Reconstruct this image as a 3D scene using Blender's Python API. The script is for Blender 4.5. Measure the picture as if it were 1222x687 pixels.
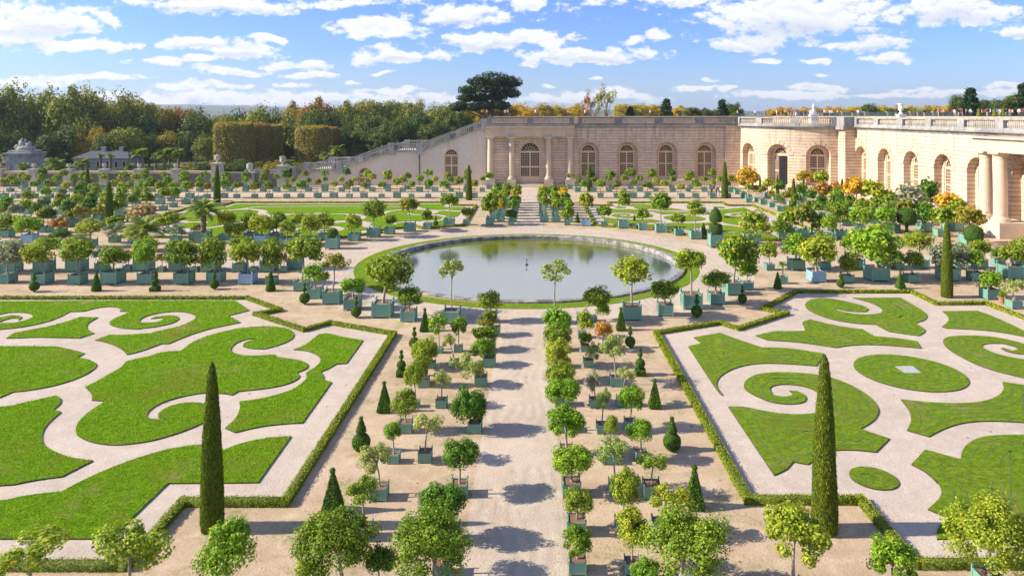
import bpy, bmesh, math, random
import numpy as np
from mathutils import Vector, Matrix, noise as mnoise
R=math.radians
for o in list(bpy.data.objects): bpy.data.objects.remove(o)
S=bpy.context.scene; C=S.collection
# ------------------------------------------------------------------ camera
CH=16.0; F=835.0; HX=637.0; HY=137.5           # eye height, focal length and vanishing point of the photograph
cam=bpy.data.objects.new('camera',bpy.data.cameras.new('camera')); C.objects.link(cam)
cam.data.sensor_width=36; cam.data.sensor_fit='HORIZONTAL'; cam.data.lens=F/1222*36
cam.data.shift_x=-26/1222; cam.data.shift_y=-206/1222
cam.location=(0,0,CH); cam.rotation_euler=(R(90),0,0)
cam.data.clip_start=.5; cam.data.clip_end=30000
S.camera=cam
# ------------------------------------------------------------------ sun, exposure
SUN=Vector((1,.035,-.60)).normalized()
EL=math.asin(-SUN.z); AZ=math.atan2(-SUN.x,-SUN.y)      # azimuth from +Y towards +X
sun=bpy.data.objects.new('sun',bpy.data.lights.new('sun','SUN')); C.objects.link(sun)
sun.data.energy=4.7; sun.data.angle=R(.5); sun.data.color=(1,.91,.76)
sun.rotation_euler=SUN.to_track_quat('-Z','Y').to_euler()
S.view_settings.view_transform='Standard'; S.view_settings.look='None'
S.view_settings.exposure=0.95; S.view_settings.gamma=1
S.view_settings.use_curve_mapping=False
# ------------------------------------------------------------------ world with clouds
W=bpy.data.worlds.new('World'); S.world=W; W.use_nodes=True
class NT:
    def __init__(s,t): s.t=t; s.n=t.nodes; s.l=t.links
    def add(s,typ,**k):
        n=s.n.new(typ)
        for a,b in k.items(): setattr(n,a,b)
        return n
    def link(s,a,b): s.l.new(a,b)
    def put(s,sock,v):
        if isinstance(v,bpy.types.NodeSocket): s.l.new(v,sock)
        else: sock.default_value=v
    def math(s,op,a,b=None,c=None,clamp=False):
        n=s.add('ShaderNodeMath',operation=op,use_clamp=clamp); s.put(n.inputs[0],a)
        if b is not None: s.put(n.inputs[1],b)
        if c is not None: s.put(n.inputs[2],c)
        return n.outputs[0]
    def vec(s,op,a,b=None):
        n=s.add('ShaderNodeVectorMath',operation=op); s.put(n.inputs[0],a)
        if b is not None: s.put(n.inputs[1],b)
        return n.outputs['Value'] if op in('LENGTH','DOT_PRODUCT','DISTANCE') else n.outputs[0]
    def noise(s,vec,scale,detail=4,rough=.55,dist=0):
        n=s.add('ShaderNodeTexNoise'); s.put(n.inputs['Vector'],vec); n.inputs['Scale'].default_value=scale
        n.inputs['Detail'].default_value=detail; n.inputs['Roughness'].default_value=rough; n.inputs['Distortion'].default_value=dist
        return n.outputs['Fac']
    def mix(s,f,a,b,bt='MIX'):
        n=s.add('ShaderNodeMix',data_type='RGBA',blend_type=bt); s.put(n.inputs[0],f)
        for i,v in((6,a),(7,b)):
            if not isinstance(v,bpy.types.NodeSocket): v=tuple(v)+(1,) if len(v)==3 else v
            s.put(n.inputs[i],v)
        return n.outputs[2]
    def ramp(s,f,a,b):
        n=s.add('ShaderNodeMapRange',interpolation_type='SMOOTHSTEP'); s.put(n.inputs[0],f)
        n.inputs[1].default_value=a; n.inputs[2].default_value=b
        return n.outputs[0]
w=NT(W.node_tree); W.node_tree.nodes.clear()
sky=w.add('ShaderNodeTexSky'); sky.sky_type='NISHITA'; sky.sun_disc=False
sky.sun_elevation=EL; sky.sun_rotation=AZ; sky.air_density=1.0; sky.dust_density=.6; sky.ozone_density=1.6; sky.altitude=100
tc=w.add('ShaderNodeTexCoord'); sp=w.add('ShaderNodeSeparateXYZ'); w.link(tc.outputs['Generated'],sp.inputs[0])
yy=w.math('MAXIMUM',sp.outputs[1],.05)
u=w.math('DIVIDE',sp.outputs[0],yy); v=w.math('DIVIDE',sp.outputs[2],yy)
cb=w.add('ShaderNodeCombineXYZ'); w.link(u,cb.inputs[0]); w.link(v,cb.inputs[1]); uv=cb.outputs[0]
wn=w.add('ShaderNodeTexNoise'); w.link(w.vec('MULTIPLY',uv,(14,22,1)),wn.inputs['Vector']); wn.inputs['Scale'].default_value=1; wn.inputs['Detail'].default_value=2
warp=w.vec('MULTIPLY',w.vec('SUBTRACT',wn.outputs['Color'],(.5,.5,.5)),(.075,.028,0))
uvw=w.vec('ADD',uv,warp)
BL=[(48,26,80,21),(10,42,60,16),(92,56,80,8),(126,21,16,8),(262,4,100,12),(415,2,60,6),(545,17,60,13),(448,32,60,10),(320,43,26,6),(225,52,46,8),(287,60,52,11),(212,74,50,7),
(478,67,62,9),(462,55,22,9),(577,50,54,11),(350,78,50,6),(272,86,42,5),(365,90,32,4),(423,97,13,3),(460,86,17,3),(110,94,62,6),(30,98,60,8),(240,104,55,6),(360,101,30,4),(470,106,34,4),
(300,117,290,9),(545,118,80,8),(632,6,24,11),(640,46,48,10),(702,66,84,9),(636,74,18,5),(752,46,13,5),(783,44,20,8),(826,2,30,8),(955,18,118,27),(895,50,54,9),(1042,53,48,8),(1055,69,32,6),
(915,70,24,4),(973,73,17,4),(1135,12,78,16),(1205,36,32,10),(705,97,10,2.5),(655,105,9,2.5),(850,98,9,2.5),(978,88,9,2.5),(700,116,110,7),(735,107,22,7),(830,107,28,4),(870,106,20,4),(980,104,46,5),
(960,114,80,6),(1090,107,24,4),(1070,114,90,4),(1175,111,60,5),(1205,103,34,4),(680,-50,330,48),(620,-120,420,60),(250,-60,260,30),(1150,-70,240,40),(900,-160,300,30),(300,-200,300,40)]
f=None
for bx,by,rx,ry in BL:
    if rx>45 and by<70: rx*=1.08; ry*=1.18
    c=((bx-HX)/F,(HY-by)/F,0); inv=(F/rx,F/ry,0)
    d=w.vec('LENGTH',w.vec('MULTIPLY',w.vec('SUBTRACT',uvw,c),inv))
    f=d if f is None else w.math('MINIMUM',f,d)
fb=w.noise(w.vec('MULTIPLY',uv,(1,1.7,1)),34,9,.62)
fb2=w.noise(w.vec('MULTIPLY',w.vec('ADD',uv,(0,.007,0)),(1,1.7,1)),34,5,.62)
den=w.math('ADD',w.math('MULTIPLY',w.math('SUBTRACT',1.06,f),1.7),w.math('MULTIPLY',w.math('SUBTRACT',fb,.5),4.6))
gf=None
for bx,by,rx,ry in [(48,38,62,9),(10,58,45,7),(262,12,80,4),(955,36,105,11),(895,57,40,4),(1135,22,60,7),(1042,58,34,4),(478,72,46,4),(545,26,46,5),(287,67,36,4),(702,71,60,4),(577,56,38,5),(225,57,34,3),(1205,42,22,4),(350,83,36,2),(1055,73,22,2)]:
    d=w.vec('LENGTH',w.vec('MULTIPLY',w.vec('SUBTRACT',uvw,((bx-HX)/F,(HY-by)/F,0)),(F/rx,F/ry,0)))
    gf=d if gf is None else w.math('MINIMUM',gf,d)
gbase=w.math('SUBTRACT',1,w.ramp(gf,.2,1.6))
den=w.math('MAXIMUM',den,-1.0)
front=w.ramp(sp.outputs[1],.05,.3)
# generic clouds for the rest of the dome, unseen, cover thickened for fill light
zz=w.math('MAXIMUM',sp.outputs[2],.04)
cd=w.add('ShaderNodeCombineXYZ'); w.link(w.math('DIVIDE',sp.outputs[0],zz),cd.inputs[0]); w.link(w.math('DIVIDE',sp.outputs[1],zz),cd.inputs[1])
gn=w.math('MULTIPLY',w.math('SUBTRACT',w.noise(cd.outputs[0],1.1,5,.6),.49),6)
dn=w.math('ADD',w.math('MULTIPLY',den,front),w.math('MULTIPLY',gn,w.math('SUBTRACT',1,front)))
alpha=w.ramp(dn,-.05,.75)
alpha=w.math('MULTIPLY',alpha,.93)
shade=w.math('ADD',w.math('MULTIPLY',gbase,.75),w.math('MULTIPLY',w.ramp(w.math('SUBTRACT',fb2,fb),.0,.09),.35),clamp=True)
ccol=w.mix(shade,(4.75,4.75,4.8),(3.15,3.4,3.95))
skc=w.mix(1.0,sky.outputs[0],(.37,.51,.88),'MULTIPLY')
hz=w.ramp(sp.outputs[2],.16,.0)
hz=w.math('MULTIPLY',w.math('SUBTRACT',1,w.ramp(sp.outputs[2],0,.10)),.5)
skc=w.mix(hz,skc,(2.7,3.3,4.2))
col=w.mix(alpha,skc,ccol)
bg=w.add('ShaderNodeBackground'); bg.inputs[1].default_value=.12; w.link(col,bg.inputs[0])
wo=w.add('ShaderNodeOutputWorld'); w.link(bg.outputs[0],wo.inputs[0])
try: W.cycles.sampling_method='MANUAL'; W.cycles.sample_map_resolution=512
except Exception: pass
# ------------------------------------------------------------------ helpers
def gp(px,py):                                  # a pixel of the photograph to the point of the ground it shows
    Z=CH*F/(py-HY); return ((px-HX)*Z/F,Z)
def tag(o,label=None,cat=None,group=None,kind=None):
    if label: o['label']=label
    if cat: o['category']=cat
    if group: o['group']=group
    if kind: o['kind']=kind
    return o
def link(name,me,parent=None,mat=None):
    o=bpy.data.objects.new(name,me); C.objects.link(o)
    if parent: o.parent=parent
    if mat is not None and me is not None:
        for m in (mat if isinstance(mat,(list,tuple)) else [mat]): me.materials.append(m)
    return o
def empty(name,loc,rz=0):
    o=bpy.data.objects.new(name,None); C.objects.link(o); o.location=loc; o.rotation_euler=(0,0,rz); o.empty_display_size=.3; return o
class MB:
    def __init__(s): s.v=[]; s.f=[]; s.m=[]
    def add(s,vs,fs,mi=0):
        b=len(s.v); s.v+=[tuple(p) for p in vs]; s.f+=[tuple(b+i for i in q) for q in fs]; s.m+=[mi]*len(fs)
    def box(s,x0,x1,y0,y1,z0,z1,mi=0,M=None):
        vs=[(x,y,z) for z in(z0,z1) for y in(y0,y1) for x in(x0,x1)]
        if M: vs=[M(*p) for p in vs]
        s.add(vs,[(0,2,3,1),(4,5,7,6),(0,1,5,4),(2,6,7,3),(0,4,6,2),(1,3,7,5)],mi)
    def lathe(s,prof,cx=0,cy=0,n=12,mi=0,cap=True,sq=None):
        vs=[]; fs=[]
        for r,z in prof:
            for k in range(n):
                a=2*math.pi*(k+.5*(sq or 0))/n; vs.append((cx+r*math.cos(a),cy+r*math.sin(a),z))
        for i in range(len(prof)-1):
            for k in range(n):
                a=i*n+k; b=i*n+(k+1)%n; fs.append((a,b,b+n,a+n))
        if cap: fs.append(tuple(range(n))[::-1]); fs.append(tuple((len(prof)-1)*n+k for k in range(n)))
        s.add(vs,fs,mi)
    def tube(s,pts,rad,n=7,mi=0):
        ring=[]; vs=[]; fs=[]
        for i,p in enumerate(pts):
            p=Vector(p); d=(Vector(pts[min(i+1,len(pts)-1)])-Vector(pts[max(i-1,0)])).normalized()
            a=d.orthogonal().normalized(); b=d.cross(a)
            r=rad[i] if isinstance(rad,(list,tuple)) else rad
            for k in range(n):
                t=2*math.pi*k/n; vs.append(p+(a*math.cos(t)+b*math.sin(t))*r)
        for i in range(len(pts)-1):
            for k in range(n):
                a=i*n+k; b=i*n+(k+1)%n; fs.append((a,b,b+n,a+n))
        fs.append(tuple(range(n))); fs.append(tuple((len(pts)-1)*n+k for k in range(n)))
        s.add(vs,fs,mi)
    def mesh(s,name,smooth=False):
        me=bpy.data.meshes.new(name); me.from_pydata(s.v,[],s.f)
        me.polygons.foreach_set('material_index',s.m)
        if smooth: me.polygons.foreach_set('use_smooth',[True]*len(s.f))
        me.validate(); me.update(); return me
    def obj(s,name,mat,parent=None,smooth=False): return link(name,s.mesh(name,smooth),parent,mat)
def ordinal(n):
    a=['','first','second','third','fourth','fifth','sixth','seventh','eighth','ninth','tenth','eleventh','twelfth','thirteenth','fourteenth','fifteenth','sixteenth','seventeenth','eighteenth','nineteenth']
    t={2:'twent',3:'thirt',4:'fort',5:'fift',6:'sixt',7:'sevent'}
    if n<20: return a[n]
    if n%10==0: return t[n//10]+'ieth'
    return t[n//10]+'y-'+a[n%10]
# ------------------------------------------------------------------ materials
def newmat(name):
    m=bpy.data.materials.new(name); m.use_nodes=True; n=NT(m.node_tree); m.node_tree.nodes.clear()
    p=n.add('ShaderNodeBsdfPrincipled'); o=n.add('ShaderNodeOutputMaterial'); n.link(p.outputs[0],o.inputs[0])
    return m,n,p,o
def objc(n): return n.add('ShaderNodeTexCoord').outputs['Object']
def wpos(n): return n.add('ShaderNodeNewGeometry').outputs['Position']
def bump(n,p,h,st=.4,dist=.02):
    b=n.add('ShaderNodeBump'); b.inputs['Strength'].default_value=st; b.inputs['Distance'].default_value=dist
    n.link(h,b.inputs['Height']); n.link(b.outputs[0],p.inputs['Normal'])
def simple(name,col,rough=.7,var=.25,scale=6,bst=.15,metal=0):
    m,n,p,o=newmat(name); c=objc(n); f=n.noise(c,scale,5)
    n.link(n.mix(f,[x*(1-var) for x in col],[min(1,x*(1+var)) for x in col]),p.inputs['Base Color'])
    p.inputs['Roughness'].default_value=rough; p.inputs['Metallic'].default_value=metal
    if bst: bump(n,p,n.noise(c,scale*6,3),bst,.02)
    return m
def gravel(name,ca,cbb,cc,rake=0.,weeds=0.):
    m,n,p,o=newmat(name); P=wpos(n)
    big=n.noise(P,.13,5,.65); mid=n.noise(P,1.1,5,.7); fine=n.noise(P,9,4,.75); gr=n.noise(P,34,2,.6)
    col=n.mix(n.ramp(big,.35,.65),ca,cbb)
    col=n.mix(n.math('MULTIPLY',n.ramp(mid,.42,.72),.8),col,cc)
    col=n.mix(n.math('MULTIPLY',n.ramp(fine,.46,.72),.55),col,[x*.62 for x in ca])
    col=n.mix(n.math('MULTIPLY',n.ramp(gr,.5,.7),.35),col,[x*.5 for x in ca])
    for sc,th,am,cl in((.9,.075,.9,(.11,.08,.04)),(2.1,.085,.85,(.24,.14,.05)),(4.2,.13,.7,(.28,.20,.12))):
        vo=n.add('ShaderNodeTexVoronoi'); n.link(P,vo.inputs['Vector']); vo.inputs['Scale'].default_value=sc
        s_=n.math('MULTIPLY',n.math('LESS_THAN',vo.outputs['Distance'],th),n.ramp(mid,.40,.62))
        col=n.mix(n.math('MULTIPLY',s_,am),col,cl)
    pt=n.ramp(n.noise(n.vec('MULTIPLY',P,(.6,.8,1)),.42,6,.75),.52,.70); col=n.mix(n.math('MULTIPLY',pt,.35),col,[x*.68 for x in cbb])
    if weeds:
        wd=n.math('MULTIPLY',n.ramp(n.noise(P,.45,6,.75),.50,.62),n.ramp(n.noise(P,5,5,.85),.42,.56))
        col=n.mix(n.math('MULTIPLY',wd,weeds),col,(.20,.21,.055))
        du=n.ramp(n.noise(n.vec('MULTIPLY',P,(.35,1.2,1)),.9,5,.7),.5,.68)
        col=n.mix(n.math('MULTIPLY',du,.42),col,[x*.66 for x in cbb])
    sx=n.add('ShaderNodeSeparateXYZ'); n.link(P,sx.inputs[0])
    wob=n.math('MULTIPLY',n.noise(P,.22,3,.6),2.2)
    dd=n.math('ADD',sx.outputs[0],wob)
    r_=n.math('ADD',n.math('MULTIPLY',n.math('SINE',n.math('MULTIPLY',dd,10)),.5),.5)
    col=n.mix(n.math('MULTIPLY',n.math('MULTIPLY',r_,n.ramp(n.noise(P,.25,3,.6),.4,.6)),rake),col,[x*.70 for x in ca])
    n.link(col,p.inputs['Base Color']); p.inputs['Roughness'].default_value=.95; p.inputs['Specular IOR Level'].default_value=.1
    bump(n,p,n.math('ADD',fine,n.math('MULTIPLY',mid,.5)),.8,.04); return m
M={}
M['sand']=gravel('sand_gravel',(.54,.405,.275),(.45,.325,.21),(.60,.47,.33),.10,.75)
M['pale']=gravel('pale_gravel',(.55,.45,.35),(.48,.38,.29),(.62,.52,.40),.60,0)
M['bed']=gravel('parterre_gravel',(.55,.455,.365),(.475,.39,.315),(.62,.525,.43),.14,0)
def grassmat(name,a,b,c,dry,mow=0):
    m,n,p,o=newmat(name); P=wpos(n)
    big=n.noise(P,.2,5,.65); sk=n.vec('MULTIPLY',P,(1.0,1.7,1)); mid=n.noise(sk,2.4,6,.8,.8); fine=n.noise(sk,11,4,.85)
    col=n.mix(n.ramp(mid,.38,.62),[x*.8 for x in a],b); col=n.mix(n.math('MULTIPLY',n.ramp(fine,.46,.64),.85),col,c)
    dk=n.ramp(n.noise(sk,5.0,5,.85),.50,.64); col=n.mix(n.math('MULTIPLY',dk,.75),col,[x*.45 for x in a])
    col=n.mix(n.math('MULTIPLY',n.ramp(big,.5,.7),dry),col,(.22,.24,.03))
    col=n.mix(n.math('MULTIPLY',n.ramp(n.noise(P,.33,6,.75),.54,.70),dry),col,(.34,.29,.10))
    h=n.math('ADD',n.math('MULTIPLY',mid,.9),fine)
    if mow:
        wv=n.add('ShaderNodeTexVoronoi'); wv.feature='SMOOTH_F1'; n.link(P,wv.inputs['Vector']); wv.inputs['Scale'].default_value=.17
        r_=n.math('FRACT',n.math('ADD',n.math('MULTIPLY',wv.outputs['Distance'],7.5),n.math('MULTIPLY',mid,.10)))
        l_=n.math('MULTIPLY',n.math('LESS_THAN',r_,.13),n.ramp(fine,.35,.55)); col=n.mix(n.math('MULTIPLY',l_,.38),col,[x*.45 for x in a]); h=n.math('SUBTRACT',h,n.math('MULTIPLY',l_,.5))
    n.link(col,p.inputs['Base Color']); p.inputs['Roughness'].default_value=1; p.inputs['Specular IOR Level'].default_value=0
    bump(n,p,h,1.0,.16); return m
M['grassL']=grassmat('lawn_grass',(.11,.235,.008),(.21,.40,.014),(.34,.52,.03),1.0)
M['grassR']=grassmat('lawn_grass_mown',(.14,.255,.016),(.245,.38,.028),(.37,.48,.05),.9,0)
M['groove']=simple('mown_groove',(.075,.14,.014),.95,.5,3,.3)
M['soil']=simple('edge_soil',(.05,.035,.02),.9,.4,9)
M['potsoil']=simple('pot_soil',(.22,.11,.07),.95,.4,20)
def leafmat(name,a,b,c,fruit=0,fc=(.75,.25,.02),trans=.3):
    m,n,p,o=newmat(name)
    g=n.add('ShaderNodeNewGeometry'); oi=n.add('ShaderNodeObjectInfo'); r=g.outputs['Random Per Island']
    col=n.mix(n.ramp(r,0,.6),a,b); col=n.mix(n.ramp(r,.6,1),col,c)
    tint=n.mix(oi.outputs['Random'],(.82,.92,.8),(1.2,1.08,1.1)); col=n.mix(1,col,tint,'MULTIPLY')
    if fruit:
        fr=n.math('LESS_THAN',n.math('FRACT',n.math('MULTIPLY',r,37.7)),fruit); col=n.mix(fr,col,fc)
    n.link(col,p.inputs['Base Color']); p.inputs['Roughness'].default_value=.6; p.inputs['Specular IOR Level'].default_value=.18
    t=n.add('ShaderNodeBsdfTranslucent'); n.link(n.mix(1,col,(1.25,1.3,.7),'MULTIPLY'),t.inputs[0])
    mx=n.add('ShaderNodeMixShader'); mx.inputs[0].default_value=trans
    n.link(p.outputs[0],mx.inputs[1]); n.link(t.outputs[0],mx.inputs[2]); n.link(mx.outputs[0],o.inputs[0]); return m
LM={'g':leafmat('leaf_green',(.085,.155,.012),(.20,.30,.02),(.40,.47,.05),.005),
 'b':leafmat('leaf_bright',(.10,.21,.010),(.21,.37,.018),(.38,.52,.05)),
 'y':leafmat('leaf_yellow_green',(.14,.21,.012),(.31,.39,.028),(.52,.54,.06),.008),
 'p':leafmat('leaf_pale',(.17,.24,.05),(.33,.40,.10),(.50,.52,.18)),
 'd':leafmat('leaf_dark',(.05,.125,.010),(.10,.22,.02),(.21,.35,.04)),
 'o':leafmat('leaf_orange',(.34,.17,.04),(.48,.26,.06),(.45,.34,.08)),
 'k':leafmat('leaf_peach',(.46,.28,.14),(.58,.38,.20),(.55,.43,.22)),
 'a':leafmat('leaf_gold',(.42,.25,.02),(.66,.43,.03),(.50,.42,.05)),
 'm':leafmat('leaf_turning',(.09,.16,.015),(.26,.28,.03),(.50,.32,.04)),
 'l':leafmat('leaf_olive',(.18,.22,.13),(.28,.32,.20),(.42,.45,.31)),
 'n':leafmat('needle',(.022,.05,.016),(.04,.075,.02),(.07,.105,.03),trans=.1),
 'w1':leafmat('wood_olive',(.12,.145,.016),(.24,.25,.028),(.41,.39,.045),trans=.25),
 'w2':leafmat('wood_dark',(.045,.08,.016),(.085,.13,.022),(.17,.21,.035),trans=.2),
 'w3':leafmat('wood_rust',(.22,.10,.018),(.38,.17,.025),(.44,.27,.04),trans=.25),
 'w4':leafmat('wood_gold',(.42,.27,.02),(.62,.43,.03),(.48,.40,.04),trans=.25),
 'w5':leafmat('wood_ochre',(.20,.17,.018),(.34,.26,.025),(.46,.34,.04),trans=.25),
 'pm':leafmat('palm_leaf',(.10,.16,.02),(.20,.27,.035),(.33,.37,.06),trans=.25),
 't':leafmat('topiary_leaf',(.035,.10,.008),(.08,.18,.012),(.18,.29,.022),trans=.15),
 'c':leafmat('cypress_leaf',(.05,.10,.006),(.13,.185,.010),(.26,.29,.018),trans=.2),
 'h':leafmat('hedge_leaf',(.14,.18,.005),(.30,.34,.010),(.48,.48,.02),trans=.25)}
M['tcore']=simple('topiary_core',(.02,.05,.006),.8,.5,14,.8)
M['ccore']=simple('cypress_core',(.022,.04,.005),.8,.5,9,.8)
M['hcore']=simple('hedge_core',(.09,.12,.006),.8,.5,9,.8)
M['bark']=simple('bark',(.16,.12,.085),.9,.35,8,.5)
M['pbark']=simple('pale_bark',(.30,.26,.20),.9,.3,10,.4)
def boxpaint(name,col):
    m,n,p,o=newmat(name); c=objc(n); oi=n.add('ShaderNodeObjectInfo')
    f=n.noise(c,5,5,.7); k=n.mix(f,[x*.82 for x in col],[x*1.18 for x in col])
    k=n.mix(n.math('MULTIPLY',n.ramp(n.noise(c,9,6,.8),.58,.72),.5),k,(.42,.40,.34))
    k=n.mix(1,k,n.mix(oi.outputs['Random'],(.85,.9,.9),(1.15,1.08,1.05)),'MULTIPLY')
    n.link(k,p.inputs['Base Color']); p.inputs['Roughness'].default_value=.55; bump(n,p,n.noise(c,30,3),.2,.01); return m
M['box']=boxpaint('green_box_paint',(.165,.335,.255)); M['boxblue']=boxpaint('blue_box_paint',(.27,.44,.56))
def stone(name,a,b,c,rust=True,grey=.5,scale=1.):
    m,n,p,o=newmat(name); P=wpos(n); s_=n.add('ShaderNodeSeparateXYZ'); n.link(P,s_.inputs[0])
    hx=n.math('ADD',s_.outputs[0],s_.outputs[1]); cv=n.add('ShaderNodeCombineXYZ'); n.link(hx,cv.inputs[0]); n.link(s_.outputs[2],cv.inputs[1])
    big=n.noise(P,.12,5,.6); mid=n.noise(P,.9,5,.7); st=n.noise(n.vec('MULTIPLY',P,(1,1,.12)),1.3,4,.6)
    col=n.mix(n.ramp(big,.32,.68),a,b); col=n.mix(n.math('MULTIPLY',n.ramp(mid,.4,.72),.7),col,c)
    h=n.math('MULTIPLY',mid,.3)
    if rust:
        br=n.add('ShaderNodeTexBrick'); n.link(cv.outputs[0],br.inputs['Vector']); br.inputs['Scale'].default_value=1
        br.inputs['Brick Width'].default_value=1.9; br.inputs['Row Height'].default_value=.62; br.inputs['Mortar Size'].default_value=.02
        br.inputs['Mortar Smooth'].default_value=.3; br.inputs['Color1'].default_value=(1.08,1.04,1,1); br.inputs['Color2'].default_value=(.86,.84,.83,1); br.inputs['Mortar'].default_value=(.9,.88,.85,1); br.inputs['Bias'].default_value=-.1
        col=n.mix(.8,col,br.outputs['Color'],'MULTIPLY')
        fr=n.math('FRACT',n.math('DIVIDE',s_.outputs[2],.62)); g=n.math('LESS_THAN',fr,.15)
        col=n.mix(n.math('MULTIPLY',g,n.math('ADD',.38,n.math('MULTIPLY',mid,.6))),col,(.16,.10,.065)); h=n.math('SUBTRACT',h,n.math('MULTIPLY',g,1.2))
    gs=n.math('MULTIPLY',n.ramp(st,.46,.72),n.ramp(s_.outputs[2],4,13))
    col=n.mix(n.math('MULTIPLY',gs,grey),col,(.17,.15,.135))
    n.link(col,p.inputs['Base Color']); p.inputs['Roughness'].default_value=.9; p.inputs['Specular IOR Level'].default_value=.2
    bump(n,p,h,.6,.08); return m
M['stone']=stone('rusticated_stone',(.65,.505,.37),(.72,.575,.435),(.56,.415,.29))
M['ashlar']=stone('plain_stone',(.57,.47,.36),(.64,.53,.41),(.49,.40,.31),False,.6)
M['stairstone']=stone('stair_wall_stone',(.72,.66,.555),(.70,.57,.45),(.60,.54,.46),False,.4)
M['col']=stone('column_stone',(.58,.46,.335),(.64,.51,.38),(.51,.40,.29),False,.3)
M['grey']=stone('weathered_stone',(.30,.295,.285),(.44,.42,.38),(.15,.145,.14),False,.5)
M['greyd']=stone('blackened_shaded_stone',(.15,.15,.155),(.24,.235,.23),(.08,.08,.085),False,.5)  # weathering on the facade balustrade, painted shade on the garden wall
M['greyl']=stone('pale_weathered_stone',(.46,.42,.36),(.52,.48,.40),(.25,.24,.22),False,.5)
M['marble']=simple('white_marble',(.72,.70,.66),.5,.12,3)
M['wood']=simple('painted_joinery',(.74,.52,.33),.6,.15,4)
M['glass']=simple('dark_window_glass',(.03,.03,.028),.15,.3,2,0)
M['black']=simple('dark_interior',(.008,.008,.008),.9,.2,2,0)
M['slate']=simple('slate_roof',(.055,.062,.08),.85,.3,3)
M['iron']=simple('iron',(.05,.05,.05),.5)
M['terra']=simple('terracotta',(.38,.17,.10),.8,.2,8)
# ------------------------------------------------------------------ ground
from mathutils.geometry import tessellate_polygon
def tess(pts):
    return [tuple(t) for t in tessellate_polygon([[Vector((x,y,0)) for x,y in pts]])]
def up_tris(pts,hole=None):
    out=[]
    tt=tess(pts) if not hole else [tuple(t) for t in tessellate_polygon([[Vector((x,y,0)) for x,y in pts],[Vector((x,y,0)) for x,y in hole]])]
    if hole: pts=list(pts)+list(hole)
    for a,b,c in tt:
        A,B,D=pts[a],pts[b],pts[c]; cr=(B[0]-A[0])*(D[1]-A[1])-(B[1]-A[1])*(D[0]-A[0])
        if abs(cr)<1e-9: continue
        out.append((a,b,c) if cr>0 else (a,c,b))
    return out
def sheet(name,pts,z,mat,kind='structure',parent=None,hole=None):
    me=bpy.data.meshes.new(name); me.from_pydata([(x,y,z) for x,y in list(pts)+list(hole or [])],[],up_tris(pts,hole))
    o=link(name,me,parent,mat)
    if kind: o['kind']=kind
    return o
def country():
    m,n,p,o=newmat('countryside'); P=wpos(n)
    a=n.noise(P,.004,5,.6); b=n.noise(P,.03,5,.7)
    c=n.mix(n.ramp(b,.35,.65),(.035,.05,.014),(.09,.10,.025)); c=n.mix(n.ramp(a,.5,.62),c,(.15,.13,.045))
    n.link(c,p.inputs['Base Color']); p.inputs['Roughness'].default_value=1; return m
M['country']=country()
sheet('ground',[(-14000,-200),(14000,-200),(14000,16000),(-14000,16000)],-.03,M['country'],hole=[(-.5+16.2*math.cos(k*math.pi/48),76+16.2*math.sin(k*math.pi/48)) for k in range(96)])
sheet('garden_ground',[(-190,-10),(66,-10),(66,160),(-190,160)],0,M['sand'],hole=[(-.5+16.2*math.cos(k*math.pi/48),76+16.2*math.sin(k*math.pi/48)) for k in range(96)])
PC=(-.6,76.0)
def circ(cx,cy,r,n=96,a0=0): return [(cx+r*math.cos(2*math.pi*k/n+a0),cy+r*math.sin(2*math.pi*k/n+a0)) for k in range(n)]
def ringsheet(name,c,r0,r1,z,mat,n=128):
    vs=[];fs=[]
    for k in range(n):
        a=2*math.pi*k/n
        vs+=[(c[0]+r0*math.cos(a),c[1]+r0*math.sin(a),z),(c[0]+r1*math.cos(a),c[1]+r1*math.sin(a),z)]
    for k in range(n):
        a=2*k;b=2*((k+1)%n); fs.append((a,a+1,b+1,b))
    me=bpy.data.meshes.new(name); me.from_pydata(vs,[],fs); o=link(name,me,None,mat); o['kind']='structure'; return o
AX=-.7
sheet('path',[(AX-1.9,10),(AX+1.9,10),(AX+1.9,55),(AX-1.9,55)],.004,M['pale']); sheet('path',[(AX-1.9,97),(AX+1.9,97),(AX+1.9,159),(AX-1.9,159)],.004,M['pale'])
ringsheet('path',(AX,76),17.6,23.6,.008,M['pale'])
sheet('path',[(-190,72.8),(-23,72.8),(-23,80),(-190,80)],.012,M['pale'])
sheet('path',[(22,72.8),(66,72.8),(66,80),(22,80)],.012,M['pale'])
sheet('path',[(-190,138.5),(46,138.5),(46,143),(-190,143)],.016,M['pale'])
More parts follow.
